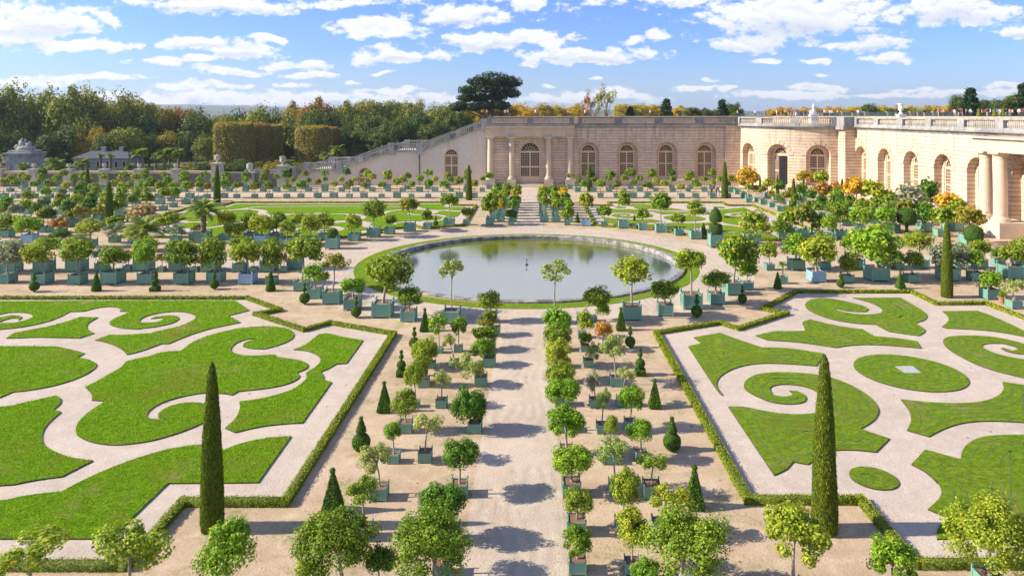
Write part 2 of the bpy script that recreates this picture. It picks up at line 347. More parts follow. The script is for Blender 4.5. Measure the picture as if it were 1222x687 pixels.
# ------------------------------------------------------------------ parterres traced from the photograph onto the ground
ZM={'A':(0,345,.1473),'B':(160,345,.1473),'C':(300,380,.1473),'D':(0,430,.1473),'E':(80,440,.1473),'F':(240,430,.1473),'G':(0,500,.2946),'H':(240,390,.1473),
'P':(780,380,.18),'Q':(880,340,.18),'R':(1040,340,.149),'S':(860,430,.18),'T':(1040,400,.149),'U':(1040,490,.149),'V':(860,520,.18),'W':(1000,565,.1817)}
def trace(s):
    out=[]
    for seg in s.split(';'):
        k=seg.strip()[0]; x0,y0,sc=ZM[k]
        for pr in seg.strip()[1:].split():
            a,b=pr.split(','); px_=x0+float(a)*sc; g_=gp(px_,y0+float(b)*sc)
            out.append((min(g_[0],-34.9),g_[1]) if px_<-5 else g_)
    return out
LP=[
"A -80,105 60,103 900,98;B 820,98 935,178 765,220 865,275 640,320 500,360 380,405 280,448 215,450 100,495 0,525;A 1030,535 1000,500 940,465 860,435 770,418 890,375 1000,378 1222,362;B 160,352 320,320 430,285 500,245 500,215 420,190 320,186 200,198 90,225 35,260 60,278 180,275 240,250 225,237 135,245 180,228 270,217 350,222 370,245 320,280 200,308 60,325;A 1120,330 1000,325 900,300 880,275 930,240 1030,200 1045,186 970,186 990,170 950,150 870,146 780,158 680,185 560,190 500,225 400,265 280,295 150,318 0,332 -80,340 -80,282 0,282 120,278 220,255 275,225 250,203 160,192 60,197 0,210 -80,225",
"A -80,248 0,235 90,217 160,220 183,238 150,256 150,242 90,241 30,256 0,270 -80,280",
"A 50,403 110,362 300,325 450,295 560,262 650,230 795,235 720,275 695,310 720,345 765,362 645,403 520,400 300,395 150,402",
"A -150,468 0,468 300,468 470,472 560,492 685,525 625,562 710,572 770,600;D 787,45 760,80 690,125 560,178 400,222 200,255 105,262 0,308 -150,370",
"D 690,222 790,175 900,110 980,65 1020,15;A 1110,568 1222,548;B 200,522 290,510 380,505 430,465 500,420 620,375 760,340 900,315 1040,305 1130,308;C 180,72 270,80 320,100 350,135 335,170 250,215 120,250;H 500,187 400,182 340,165 338,150 370,125 455,103 400,102 330,115 270,145 235,185 250,210 310,235 420,240 540,235 600,228 600,250 700,262 820,280 870,310 860,345 775,378 800,405 780,435 700,470 600,495 450,515 300,530 250,560 200,548 100,545;E 1150,200 1040,210 900,240 780,275 690,325 640,375 650,408 700,415 760,418 735,390 740,365 800,325 880,293 1000,278 1130,288 1170,330 1160,390 1120,435 1030,480 900,530 700,590 500,620 350,628 200,605 100,560 65,520 80,450 140,385 230,320 310,270 200,262 205,210",
"C 340,258 440,220 500,170 545,135 610,125 700,145 800,165 905,183 770,370 680,378 640,405 560,440 585,470 580,505 650,522;F 820,515 700,520 540,535 400,560 275,592 195,555 280,480 318,400 310,342 480,318 620,285 750,240 840,175 860,135 845,108 930,60;C 565,350 550,310 490,280 440,265",
"G -80,365 0,340 80,318 180,305 250,298 330,255 440,205 560,160 680,125 810,105 860,112 905,130 980,100 1080,80 1180,73 1045,262 680,265 530,410 450,490 0,490 -80,490",
"D -80,400 0,393 200,350 350,315 455,293 497,320 490,360 430,408 495,425 400,505 345,580 335,640;G 172,102 190,120 250,150 310,165 378,172 250,238 150,250 0,282 -80,300"]
RP=[
"P 265,130 440,100 560,145 720,197 900,200 1130,238 1080,320 900,305 700,300 560,325 470,365 420,410 415,460 460,515 430,500 230,190 320,168",
"S 50,312 160,312 300,345 450,365 600,362 660,345 705,310 710,280 680,240 620,200 560,178 480,165 400,163 340,175 322,195 345,235 420,248 470,240 480,225 455,205 510,210 555,230 572,262 545,288 450,298 340,285 240,245 160,200 150,160 190,115 280,88 420,82 620,95 760,125 880,175 990,245 1050,320 1045,370 1000,420 925,460 1120,525;V 1030,115 900,100 780,100 710,110 640,150 580,196 540,190 480,178 440,230 355,268",
"Q 120,340 250,308 300,312 450,308 440,275 425,250 480,232 600,262 700,282 830,298 910,345 1050,355 1190,378 1220,425 1050,408 950,402 820,400 720,408 655,420 560,405 400,382 200,370",
"Q 765,90 1080,88;R 355,175 430,225 450,260 420,290 350,310 450,372 380,412 250,395 140,378 30,320;Q 800,262 650,240 540,205 470,170 445,140 460,110 530,90 640,95 740,118 830,140 875,162 850,182 770,182 690,170 645,157 655,172 740,192 850,202 940,195 970,175 940,145 870,115",
"R 570,215 850,212 1000,265 1222,372 1300,408 1300,432 1222,418 1050,385 850,362 600,352 565,340 625,290 610,250",
"T 565,50 600,20 700,8 850,8 1000,20 1222,70 1380,130 1380,172 1222,158 1150,152 1080,135 1035,110 1060,108 1130,130 1180,120 1150,95 1050,72 930,70 880,85 890,105 970,145 1100,180 1222,200 1380,222 1380,390 1222,348 1000,295 850,245 700,170 600,105",
"T 235,520 400,540 600,552 800,550 930,530 1020,490 1065,440 1050,380 1222,405 1380,430;U 1380,120 1222,100 1000,90 850,92 700,110 560,160 460,215 285,165 318,100 315,40 300,0 270,-40",
"U 320,438 430,320 715,398 720,340 760,280 830,235 950,205 1222,200 1400,200;W 1450,440 650,438 645,390 680,335 730,300 590,242 650,190 685,140 670,80 620,20;U 530,590 440,500"]
def smooth(pts,it=2):
    for _ in range(it):
        n=len(pts); out=[]
        for i in range(n):
            a,b,c=Vector(pts[i-1]),Vector(pts[i]),Vector(pts[(i+1)%n])
            d1=b-a; d2=c-b
            if d1.length<1e-5 or d2.length<1e-5: out.append(tuple(b)); continue
            if d1.angle(d2)>R(48): out.append(tuple(b))
            else: out+=[tuple(b-d1*.25),tuple(b+d2*.25)]
        pts=out
    return pts
def clipx(pts,x0):                       # keep x>=x0
    out=[]
    for i in range(len(pts)):
        a=pts[i-1]; b=pts[i]
        if (a[0]>=x0)!=(b[0]>=x0):
            t=(x0-a[0])/(b[0]-a[0]); out.append((x0,a[1]+t*(b[1]-a[1])))
        if b[0]>=x0: out.append(b)
    return out
def grooves(pts,h,steps=(.45,.95,1.5,2.1,2.75)):
    n=len(pts); P=np.array(pts); Q=np.roll(P,-1,0); D=Q-P; L2=(D**2).sum(1)+1e-9; vs=[];fs=[]
    dense=[]
    for i in range(n):
        L=math.sqrt(L2[i]); m=max(1,int(L/.25)); t=D[i]/L; nn=np.array([-t[1],t[0]])
        for k in range(m): dense.append((P[i]+D[i]*k/m,nn))
    for s in steps:
        prev=None
        for p,nn in dense+dense[:1]:
            q=p+nn*s*(1+.05*mnoise.noise(Vector((p[0]*.7,p[1]*.7,s))))
            tt=np.clip(((q-P)*D).sum(1)/L2,0,1); dist=np.sqrt((((P+D*tt[:,None])-q)**2).sum(1).min())
            ins=((P[:,1]>q[1])!=(Q[:,1]>q[1]))&(q[0]<D[:,0]*(q[1]-P[:,1])/np.where(abs(D[:,1])<1e-9,1e-9,D[:,1])+P[:,0])
            if dist<s*.90 or ins.sum()%2==0: prev=None; continue
            if prev is not None:
                d_=q-prev; l_=np.linalg.norm(d_)
                if 1e-4<l_<.6 and rnd0.random()>.12:
                    w_=np.array([-d_[1],d_[0]])/l_*(.018+.0009*prev[1])*rnd0.uniform(.5,1.2); b=len(vs)
                    vs+= [(*(prev-w_),h),(*(q-w_),h),(*(q+w_),h),(*(prev+w_),h)]; fs.append((b,b+1,b+2,b+3))
            prev=q
    return vs,fs
rnd0=random.Random(3)
def lawn(pts,mat,h=.08,mown=False):
    n=len(pts)
    area=sum(pts[i-1][0]*pts[i][1]-pts[i][0]*pts[i-1][1] for i in range(n))
    if area<0: pts=pts[::-1]
    vs=[(x,y,h) for x,y in pts]+[(x,y,h) for x,y in pts]+[(x,y,0) for x,y in pts]
    fs=up_tris(pts); k=len(fs); g=grooves(pts,h+.006) if mown else ([],[]); b0=len(vs)
    fs+=[(2*n+i,2*n+(i+1)%n,n+(i+1)%n,n+i) for i in range(n)]
    me=bpy.data.meshes.new('lawn'); me.from_pydata(vs+g[0],[],fs+[tuple(b0+i for i in q) for q in g[1]]); me.polygons.foreach_set('material_index',[0]*k+[1]*n+[2]*len(g[1]))
    o=link('lawn',me,None,[mat,M['soil'],M['groove']]); o['kind']='structure'; return o
MXL=-34.6; ZC=76.0
Ls=[smooth(trace(s)) for s in LP]; Rs=[smooth(trace(s)) for s in RP]
Rs.append(circ(23.35,13360/(444.6-HY),3.15,64)); Rs.append(circ(14.95,13360/(571.5-HY),.98,40))
for q in Ls: lawn(q,M['grassL'])
for q in Rs: lawn(q,M['grassR'],mown=True)
MXR=23.5
for q in Ls:                               # far left parterre: mirrored over the pool and about its own middle
    c=clipx(q,MXL)
    if len(c)>3:
        lawn([(x,2*ZC-y) for x,y in c],M['grassL']); lawn([(2*MXL-x,2*ZC-y) for x,y in c],M['grassL'])
for i,q in enumerate(Rs):
    lim={4:37.2,5:37.2,6:26.8,7:26.8}.get(i,99)
    c=[(-x,y) for x,y in clipx([(-x,y) for x,y in q],-lim)]
    if len(c)>3: lawn([(x,2*ZC-y) for x,y in c],M['grassR'])
    if i in(1,9): lawn([(2*MXR-x,2*ZC-y) for x,y in q],M['grassR'])
tag(MB().obj('x',M['marble']) if False else sheet('stone_slab',[gp(1067.5,438.6),gp(1089,438),gp(1100,446.6),gp(1079.5,446.6)],.092,M['greyl'],None),'flat grey stone slab set in the middle of the round lawn on the right','slab')
sheet('stone_slab',[(-35.6,152-38.6-.8),(-33.8,152-38.6-.8),(-33.8,152-38.6+.8),(-35.6,152-38.6+.8)],.092,M['greyl'],None); tag(bpy.context.scene.objects['stone_slab.001'],'flat pale stone slab in the oval lawn beyond the pool, left','slab')
# short grass standing on the nearer lawns
def tufts(polys,mat,seed,h0=.08,zmax=60,dens=300):
    rg=np.random.default_rng(seed); Ps=[]
    for q in polys:
        a_=np.array(q)
        for t in up_tris(q):
            A,B,Cc=a_[t[0]],a_[t[1]],a_[t[2]]; c=(A+B+Cc)/3; Zm=max(24,min(A[1],B[1],Cc[1]))
            if Zm>zmax: continue
            ar=abs((B[0]-A[0])*(Cc[1]-A[1])-(B[1]-A[1])*(Cc[0]-A[0]))/2; n=int(ar*dens*(26/Zm)**2+rg.random())
            if n<1: continue
            r1=np.sqrt(rg.random((n,1))); r2=rg.random((n,1)); P=A*(1-r1)+B*r1*(1-r2)+Cc*r1*r2
            keep=rg.random(n)<(Zm/np.maximum(P[:,1],Zm))**2; Ps.append(P[keep])
    P=np.concatenate(Ps); n=len(P); s=(P[:,1:2]/26)
    vis=np.abs(P[:,0])<P[:,1]*.82; P=P[vis]; s=s[vis]; n=len(P)
    a=rg.uniform(0,6.28,(n,1)); D=np.concatenate([np.cos(a),np.sin(a),0*a],1)*.015*s*rg.uniform(.6,1.5,(n,1)); U=np.concatenate([rg.normal(size=(n,2))*.022*s,rg.uniform(.02,.05,(n,1))*np.minimum(s,1.5)],1)
    B0=np.concatenate([P,np.full((n,1),h0-.01)],1); V=np.stack([B0-D,B0+D,B0+U+D*.4,B0+U-D*.4],1).reshape(-1,3)
    o=link('grass',quads('grass',V,[mat])); o['kind']='stuff'; return o
# gravel of the parterres and their box hedges
hl=[(-80,60.8),(-24.9,60.8)]+[gp(*p) for p in((334,371.5),(305,376.5),(363,395.5),(393,387))]+[(-10.2,13360/(400-HY)),(-10.2,28.75),(-14.4,28.75),(-14.4,24.7),(-80,24.7)]
hr=[gp(*p) for p in((1222,382),(1176.5,363.6))]+[gp(1118,364.2),gp(1087.7,349.8),gp(950,349.8),gp(911,370.2),gp(938.5,375.8),gp(880.8,394.2),gp(859.2,387),gp(783,399)]+[(8.85,28.9),(13.5,28.9),(13.5,24.8),(50,24.8)]
hr=[(38.5,40),(38.5,54.5)]+hr[1:]
fl=[(2*MXL+10.2,ZC+22)]+[(x,2*ZC-y) for x,y in [(-59,28.7),(-59,44),(-54,44),(-54,60.8)]+hl[1:-2]]+[(-14.4,152-24.7),(-54.8,152-24.7),(-54.8,152-28.7)]
fr_=[(x,2*ZC-y) for x,y in [(38.5,28.9),(38.5,54.5)]+hr[2:12]]+[(13.5,152-28.9),(13.5,152-24.8),(34.2,152-24.8),(34.2,152-28.9)]
def bedpoly(pts): return pts
sheet('parterre_gravel',hl+[],.02,M['bed']); sheet('parterre_gravel',[(38.5,24.8)]+hr[:-1],.02,M['bed'])
fl=fl[1:]; sheet('parterre_gravel',fl,.02,M['bed']); sheet('parterre_gravel',fr_,.02,M['bed'])
rng=np.random.default_rng(5)
def leafarr(P,N,L,Wd,rg,up=None):
    n=len(P); N=N/np.maximum(np.linalg.norm(N,axis=1,keepdims=True),1e-6)
    A=rg.normal(size=(n,3)) if up is None else up+rg.normal(size=(n,3))*.25
    T=A-N*(A*N).sum(1,keepdims=True); T/=np.maximum(np.linalg.norm(T,axis=1,keepdims=True),1e-6)
    B=np.cross(N,T); sc=rg.uniform(.7,1.3,size=(n,1)); T=T*L*sc*.5; B=B*Wd*sc*.5
    V=np.stack([P-T,P+B-T*.1+N*Wd*.12,P+T,P-B-T*.1+N*Wd*.12],1).reshape(-1,3); return V
def quads(name,V,mats,core=None):
    n=len(V)//4; me=bpy.data.meshes.new(name)
    nv=len(V); F_=np.arange(nv).reshape(-1,4)
    cv=[];cf=[]
    if core: cv,cf=core
    vs=np.concatenate([V,np.array(cv).reshape(-1,3)]) if cv else V
    me.vertices.add(len(vs)); me.vertices.foreach_set('co',vs.astype(np.float32).ravel())
    cl=[len(x) for x in cf]; li=np.concatenate([F_.ravel()]+[np.array(x)+nv for x in cf]) if cf else F_.ravel()
    me.loops.add(len(li)); me.loops.foreach_set('vertex_index',li.astype(np.int32))
    tot=np.array([4]*n+cl); st=np.concatenate([[0],np.cumsum(tot)[:-1]])
    me.polygons.add(len(tot)); me.polygons.foreach_set('loop_start',st.astype(np.int32)); me.polygons.foreach_set('loop_total',tot.astype(np.int32))
    for m in mats: me.materials.append(m)
    me.polygons.foreach_set('material_index',np.array([0]*n+[1]*len(cl),dtype=np.int32))
    me.update(calc_edges=True); return me
gl_=leafmat('grass_blade_left',(.14,.28,.010),(.22,.41,.014),(.33,.51,.03),trans=.3); gr_=leafmat('grass_blade_right',(.14,.23,.016),(.24,.34,.03),(.40,.46,.08),trans=.35)
tag(tufts(Ls,gl_,2),'bright green grass growing on the left scroll lawns','grass')
def hedge(pts,label,wd=.40,ht=.28,dens=430,closed=False):
    core=MB(); P=[];N=[]
    n=len(pts); segs=range(n if closed else n-1)
    for i in segs:
        a=Vector(pts[i]); b=Vector(pts[(i+1)%n]); d=b-a; L=d.length
        if L<.1: continue
        d/=L; nn=Vector((-d.y,d.x)); e=wd*.5
        m=max(1,int(L/1.2))
        a2=a-d*e*.9; L2=L+e*1.8
        hz_=ht-.03-.0015*(i%7)
        vs=[];fs=[]
        for k in range(m+1):
            c=a2+d*(L2*k/m)
            for sx,z in((-1,0),(-.96,hz_),(.96,hz_),(1,0)): q=c+nn*sx*(e-.03-.001*(i%5)); vs.append((q.x,q.y,z))
        for k in range(m):
            for j in range(3): fs.append((k*4+j,k*4+j+1,k*4+5+j,k*4+4+j))
        fs+= [(0,3,2,1),(m*4,m*4+1,m*4+2,m*4+3)]
        core.add(vs,fs,1)
        dist=max(25,(a.length+b.length)/2); dn=dens*min(1,(38/dist)**1.6)
        cnt=int(L2*(wd+2*ht)*dn); t=rng.uniform(0,L2,cnt); w_=rng.uniform(-(wd/2+ht),wd/2+ht,cnt)
        sx=np.clip(w_,-wd/2,wd/2); z=ht-np.maximum(np.abs(w_)-wd/2,0)
        x=a2.x+d.x*t+nn.x*sx; y=a2.y+d.y*t+nn.y*sx
        p=np.stack([x,y,z],1)+rng.normal(size=(cnt,3))*.012; side=(np.abs(w_)>wd/2)[:,None]
        nm=np.where(side,np.stack([nn.x*np.sign(w_),nn.y*np.sign(w_),0*w_],1),np.array([[0,0,1.]]))+rng.normal(size=(cnt,3))*.38
        P.append(p);N.append(nm)
    P=np.concatenate(P);N=np.concatenate(N)
    sz=.055*np.clip(np.linalg.norm(P[:,:2],axis=1)/28,1,5)[:,None]
    V=leafarr(P,N,sz,sz*.7,rng)
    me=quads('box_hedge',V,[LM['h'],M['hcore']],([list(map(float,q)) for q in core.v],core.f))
    return tag(link('box_hedge',me),label,'hedge',None)
hedge(hl,'low clipped box hedge framing the near left parterre')
hedge(hr,'low clipped box hedge framing the near right parterre')
hedge(fl,'low clipped box hedge framing the far left parterre beyond the pool',closed=True)
hedge(fr_,'low clipped box hedge framing the far right parterre beyond the pool',closed=True)
# ------------------------------------------------------------------ pool
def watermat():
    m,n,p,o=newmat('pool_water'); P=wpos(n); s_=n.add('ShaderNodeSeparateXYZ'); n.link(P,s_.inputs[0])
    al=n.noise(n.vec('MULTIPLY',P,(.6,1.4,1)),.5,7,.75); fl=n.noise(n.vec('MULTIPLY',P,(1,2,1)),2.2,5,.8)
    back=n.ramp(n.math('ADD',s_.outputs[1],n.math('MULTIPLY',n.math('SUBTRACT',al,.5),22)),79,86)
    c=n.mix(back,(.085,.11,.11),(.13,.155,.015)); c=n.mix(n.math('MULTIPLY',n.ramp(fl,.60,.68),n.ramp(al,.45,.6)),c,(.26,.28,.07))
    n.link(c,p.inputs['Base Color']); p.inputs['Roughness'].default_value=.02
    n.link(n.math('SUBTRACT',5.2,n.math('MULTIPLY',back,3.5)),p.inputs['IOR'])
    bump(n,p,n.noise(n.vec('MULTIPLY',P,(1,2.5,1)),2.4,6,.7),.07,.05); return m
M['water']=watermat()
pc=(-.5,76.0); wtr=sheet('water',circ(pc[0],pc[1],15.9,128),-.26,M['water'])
ringsheet('lawn',(-.75,76),16.75,18.25,.03,M['grassR'])
rim=empty('pool_coping',(pc[0],pc[1],0)); tag(rim,'raised round weathered stone kerb around the central pool','pool kerb')
mb=MB()
vs=[];fs=[];N_=160
prof=[(16.60,0),(16.60,.14),(16.54,.20),(15.98,.20),(15.92,.15),(15.88,.08),(15.86,-.30),(15.84,-.45)]
for k in range(N_):
    a=2*math.pi*k/N_
    for r_,z_ in prof: vs.append((r_*math.cos(a),r_*math.sin(a),z_))
m_=len(prof)
for k in range(N_):
    for j in range(m_-1):
        a=k*m_+j;b=((k+1)%N_)*m_+j; fs.append((a,b,b+1,a+1))
mb.add(vs,fs); 
def copmat():
    m,n,p,o=newmat('coping_stone'); c=objc(n); f_=n.noise(c,1.2,6,.75); g=n.noise(c,7,4,.7)
    k=n.mix(n.ramp(f_,.38,.62),(.11,.105,.10),(.36,.33,.29)); k=n.mix(n.math('MULTIPLY',n.ramp(g,.5,.7),.6),k,(.07,.065,.06))
    n.link(k,p.inputs['Base Color']); p.inputs['Roughness'].default_value=.9; bump(n,p,f_,.5,.06); return m
M['cop']=copmat()
for o_ in C.objects:
    if o_.name.startswith('stone_slab'): o_.data.materials.clear(); o_.data.materials.append(simple('slab_stone',(.38,.38,.36),.8,.45,3,.3))
mb.obj('kerb',M['cop'],rim)
mb=MB(); mb.tube([(0,0,0),(0,0,.5)],.03); mb.lathe([(.16,.0),(.18,.06),(.08,.14)],n=10); mb.lathe([(.07,.5),(.1,.56),(.02,.64)],n=8)
o=mb.obj('fountain_nozzle',M['iron']); o.location=gp(628.5,313)+(-.26,); tag(o,'small dark fountain nozzle standing in the pool','fountain')
# ------------------------------------------------------------------ orangery building
ZF=159.0; TOPH=15.6; CORN=13.8; TER=14.2
XG=64.4; RC=(62.3,159.0); RR=15.5
def Mfac(x0): return lambda s,h,d=0:(x0+s,ZF-d,h)
def Mround(s,h,d=0):
    t=s/RR; return (RC[0]-(RR+d)*math.cos(t),RC[1]-(RR+d)*math.sin(t),h)
def Mgal(s,h,d=0): return (XG-d,140.0-s,h)
Mf=Mfac(0)
def wall_band(mb,M,s0,s1,arches,H,base=0,R0=2.38,spring=7.5,depth=1.25,seg=14,mi=0,curve=False,rin=.72):
    def strip(a,b,h0,h1):
        n=max(1,int((b-a)/1.0)) if curve else 1
        for k in range(n):
            p=a+(b-a)*k/n;q=a+(b-a)*(k+1)/n
            mb.add([M(p,h0),M(q,h0),M(q,h1),M(p,h1)],[(0,1,2,3)],mi)
    cur=s0
    for c in arches:
        strip(cur,c-R0,base,H)
        pts=[(c-R0*math.cos(math.pi*k/seg),spring+R0*math.sin(math.pi*k/seg)) for k in range(seg+1)]
        for (a,ha),(b,hb) in zip(pts,pts[1:]):
            mb.add([M(a,ha),M(b,hb),M(b,H),M(a,H)],[(0,1,2,3)],mi)
        op=[(c-R0,base)]+pts+[(c+R0,base)]
        for (a,ha),(b,hb) in zip(op,op[1:]):
            mb.add([M(a,ha),M(a,ha,-depth),M(b,hb,-depth),M(b,hb)],[(0,1,2,3)],mi)
        # back wall of the niche round the smaller glazed opening
        r2=R0*rin; sp2=spring+.10
        p2=[(c-r2*math.cos(math.pi*k/seg),sp2+r2*math.sin(math.pi*k/seg)) for k in range(seg+1)]
        q1=[(c-R0,base)]+pts+[(c+R0,base)]; q2=[(c-r2,base)]+p2+[(c+r2,base)]
        for i in range(len(q1)-1):
            mb.add([M(*q1[i],-depth),M(*q1[i+1],-depth),M(*q2[i+1],-depth),M(*q2[i],-depth)],[(0,1,2,3)],mi)
            mb.add([M(*q2[i],-depth),M(*q2[i+1],-depth),M(*q2[i+1],-depth-.35),M(*q2[i],-depth-.35)],[(0,1,2,3)],mi)
        cur=c+R0
    strip(cur,s1,base,H)
def window_parts(M,c,parent,R0=2.38,spring=7.5,depth=1.25,sill=1.7,door=False,opened=False,r2=None,sp2=None,stones=True):
    r2=r2 or R0*.72; sp2=sp2 or spring+.10; D=-depth-.18
    fr=MB(); gl=MB(); seg=14
    def bar(s0,s1,h0,h1,d0=-.06,d1=.06,m=fr): m.box(s0,s1,h0,h1,d0,d1,0,lambda a,b,d:M(a,b,D+d))
    def arc(ri,ro,d0,d1):
        for k in range(seg):
            a=math.pi*k/seg;b=math.pi*(k+1)/seg
            vs=[]
            for t in(a,b):
                for r_ in(ri,ro):
                    for d in(d0,d1): vs.append(M(c-r_*math.cos(t),sp2+r_*math.sin(t),D+d))
            fr.add(vs,[(0,1,5,4),(2,6,7,3),(1,3,7,5),(0,4,6,2)])
    base=0.25 if (door or opened) else sill
    e=.22
    bar(c-r2,c-r2+e,base,sp2); bar(c+r2-e,c+r2,base,sp2); bar(c-r2,c+r2,sp2-.18,sp2+.22,-.08,.09)
    bar(c-.17,c+.17,base,sp2-.18,-.07,.08); arc(r2-e,r2,-.06,.06)
    mid=(base+sp2)*.5+.3
    bar(c-r2+e,c+r2-e,mid-.14,mid+.14)
    if door: bar(c-r2+e,c+r2-e,base,2.1,-.05,.05)
    else: bar(c-r2+e,c+r2-e,base,base+.35)
    for sg in(-1,1):
        w0=c+sg*.17; w1=c+sg*(r2-e); 
        for k in range(1,5):
            x=w0+(w1-w0)*k/5; bar(x-.03,x+.03,base+.2,sp2-.18,-.03,.03)
    k=base+.7
    while k<sp2-.3: bar(c-r2+e,c+r2-e,k-.03,k+.03,-.028,.028); k+=.5
    for k in range(1,8):
        t=math.pi*k/8; a=.35; b=r2-e; wv=.03
        dx,dz=-math.cos(t),math.sin(t)
        vs=[M(c+dx*a-dz*wv,sp2+dz*a+dx*wv,D+d) for d in(.03,)]+[M(c+dx*a+dz*wv,sp2+dz*a-dx*wv,D+.03),M(c+dx*b+dz*wv,sp2+dz*b-dx*wv,D+.03),M(c+dx*b-dz*wv,sp2+dz*b+dx*wv,D+.03)]
        fr.add(vs,[(0,1,2,3)])
    arc(.3,.36,-.03,.03); arc(r2*.52,r2*.52+.06,-.03,.03)
    pts=[(c-r2,base)]+[(c-r2*math.cos(math.pi*k/seg),sp2+r2*math.sin(math.pi*k/seg)) for k in range(seg+1)]+[(c+r2,base)]
    gl.add([M(a,b,D-.1) for a,b in pts],[tuple(range(len(pts)))])
    if base>.3:
        fr.box(c-r2,c+r2,0,base,-.2,.1,0,lambda a,b,d:M(a,b,D+d))
    wdw=fr.obj('door' if door or opened else 'window',M_['wood'],parent); gl.obj('pane',M_['glass'],wdw)
    if opened:
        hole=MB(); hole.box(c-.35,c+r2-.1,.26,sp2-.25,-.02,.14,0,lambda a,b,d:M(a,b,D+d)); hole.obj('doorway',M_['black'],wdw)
    if stones:
        vb=MB()
        for k in range(9):
            t0=math.pi*(k+.12)/9;t1=math.pi*(k+.88)/9; ro=R0+(.95 if k%2==0 else .7)
            vs=[]
            for t,r_ in((t0,R0+.02),(t1,R0+.02),(t1,ro),(t0,ro)):
                for d in(0.0,.07): vs.append(M(c-r_*math.cos(t),spring+r_*math.sin(t),d))
            vb.add(vs,[(1,3,5,7),(0,1,7,6),(2,4,5,3),(4,6,7,5),(0,2,3,1)])
        vb.obj('arch_stones',M_['voussoir'],parent)
M_=M; M['voussoir']=stone('voussoir_stone',(.56,.43,.31),(.62,.49,.36),(.50,.38,.27),False,.3)
def prismS(mb,M,s0,s1,prof,n=1,mi=0):
    # extrude a (d,h) profile along s
    vs=[];fs=[];m=len(prof)
    for k in range(n+1):
        s=s0+(s1-s0)*k/n
        for d,h in prof: vs.append(M(s,h,d))
    for k in range(n):
        for j in range(m): a=k*m+j;b=k*m+(j+1)%m; fs.append((a,b,b+m,a+m))
    fs.append(tuple(range(m))[::-1]); fs.append(tuple(n*m+j for j in range(m)))
    mb.add(vs,fs,mi)
BPROF=[(.055,0),(.075,.12),(.05,.16),(.11,.38),(.10,.5),(.05,.78),(.045,.86),(.08,.92),(.08,1.0)]
def balustrade(rail,bal,M,s0,s1,h0=CORN,h1=TOPH,d=.15,pier=8.86,hf=None,solid=()):
    n=max(1,int((s1-s0)/1.5)); hb=h1-h0
    prismS(rail,M,s0,s1,[(d-.32,h0),(d+.32,h0),(d+.32,h0+.42),(d-.32,h0+.42)],n)
    prismS(rail,M,s0,s1,[(d-.34,h1-.3),(d+.34,h1-.3),(d+.38,h1-.08),(d+.30,h1),(d-.30,h1),(d-.36,h1-.08)],n)
    k=int(round((s1-s0)/pier)) or 1; L=(s1-s0)/k
    for i in range(k+1):
        c=min(max(s0+i*L,s0+.5),s1-.5)
        w_=.8 if i not in (0,k) else .5
        rail.box(c-w_,c+w_,h0+.01,h1-.01,d-.36,d+.40,0,lambda a,b,dd:M(a,b,dd))
    s=s0+1.4
    while s<s1-1.2:
        c0=(s-s0)%L
        if .95<c0<L-.95:
            hh=h1-.3-(h0+.42); vs=[];fs=[]
            for r_,t in BPROF:
                for q in range(6):
                    a=q*math.pi/3; vs.append(M(s+r_*1.25*math.cos(a),h0+.42+hh*t,d+r_*1.25*math.sin(a)))
            for i in range(len(BPROF)-1):
                for q in range(6): a=i*6+q;b=i*6+(q+1)%6; fs.append((a,b,b+6,a+6))
            rail.add(vs,fs,1)
        s+=.42
def cornice(mb,M,s0,s1,n=1,h=CORN):
    prismS(mb,M,s0,s1,[(-.3,h-.75),(.10,h-.75),(.16,h-.6),(.3,h-.5),(.36,h-.3),(.75,h-.22),(.8,h),(-.3,h)],n)
org=empty('orangery_gallery',(20,ZF,0)); tag(org,'long stone orangery with tall arched windows, four columns and a balustrade on its roof','building')
org.location=(0,0,0)
wm=MB()
# main facade: portico bay then four windows
fX=[((px-HX)*ZF/F) for px in(702.6,748.7,795.9,842.3)]
x0=(581.5-HX)*ZF/F; x1=(683-HX)*ZF/F; x2=(865-HX)*ZF/F; x3=(883-HX)*ZF/F
dc=(632.5-HX)*ZF/F
wall_band(wm,Mf,x0,x1,[dc],CORN-.4,R0=2.38,spring=7.6,rin=.97,depth=.35)
wall_band(wm,Mf,x1,x2,fX,CORN-.4)
wm.box(x2,x3+.2,ZF-.45,ZF+3,0,CORN-.3)
wall_band(wm,Mround,0.0,RR*math.pi/2,[RR*R(15.5),RR*R(46),RR*R(76)],CORN-.4,curve=True)
wm.box(62.3,66.5,140.0,143.4,0,CORN-.3)
gS=[140-XG*F/(px-HX) for px in(1027,1055,1087,1125,1166,1222)]; gS+=[gS[-1]+9.1,gS[-1]+18.2]
wall_band(wm,Mgal,0,70,gS,CORN-.4)
wm.obj('wall',M['stone'],org)
# back closing and plinths
pl=MB(); prismS(pl,Mf,x1,x2,[(-.2,0),(.35,0),(.35,1.25),(.28,1.4),(-.2,1.4)])
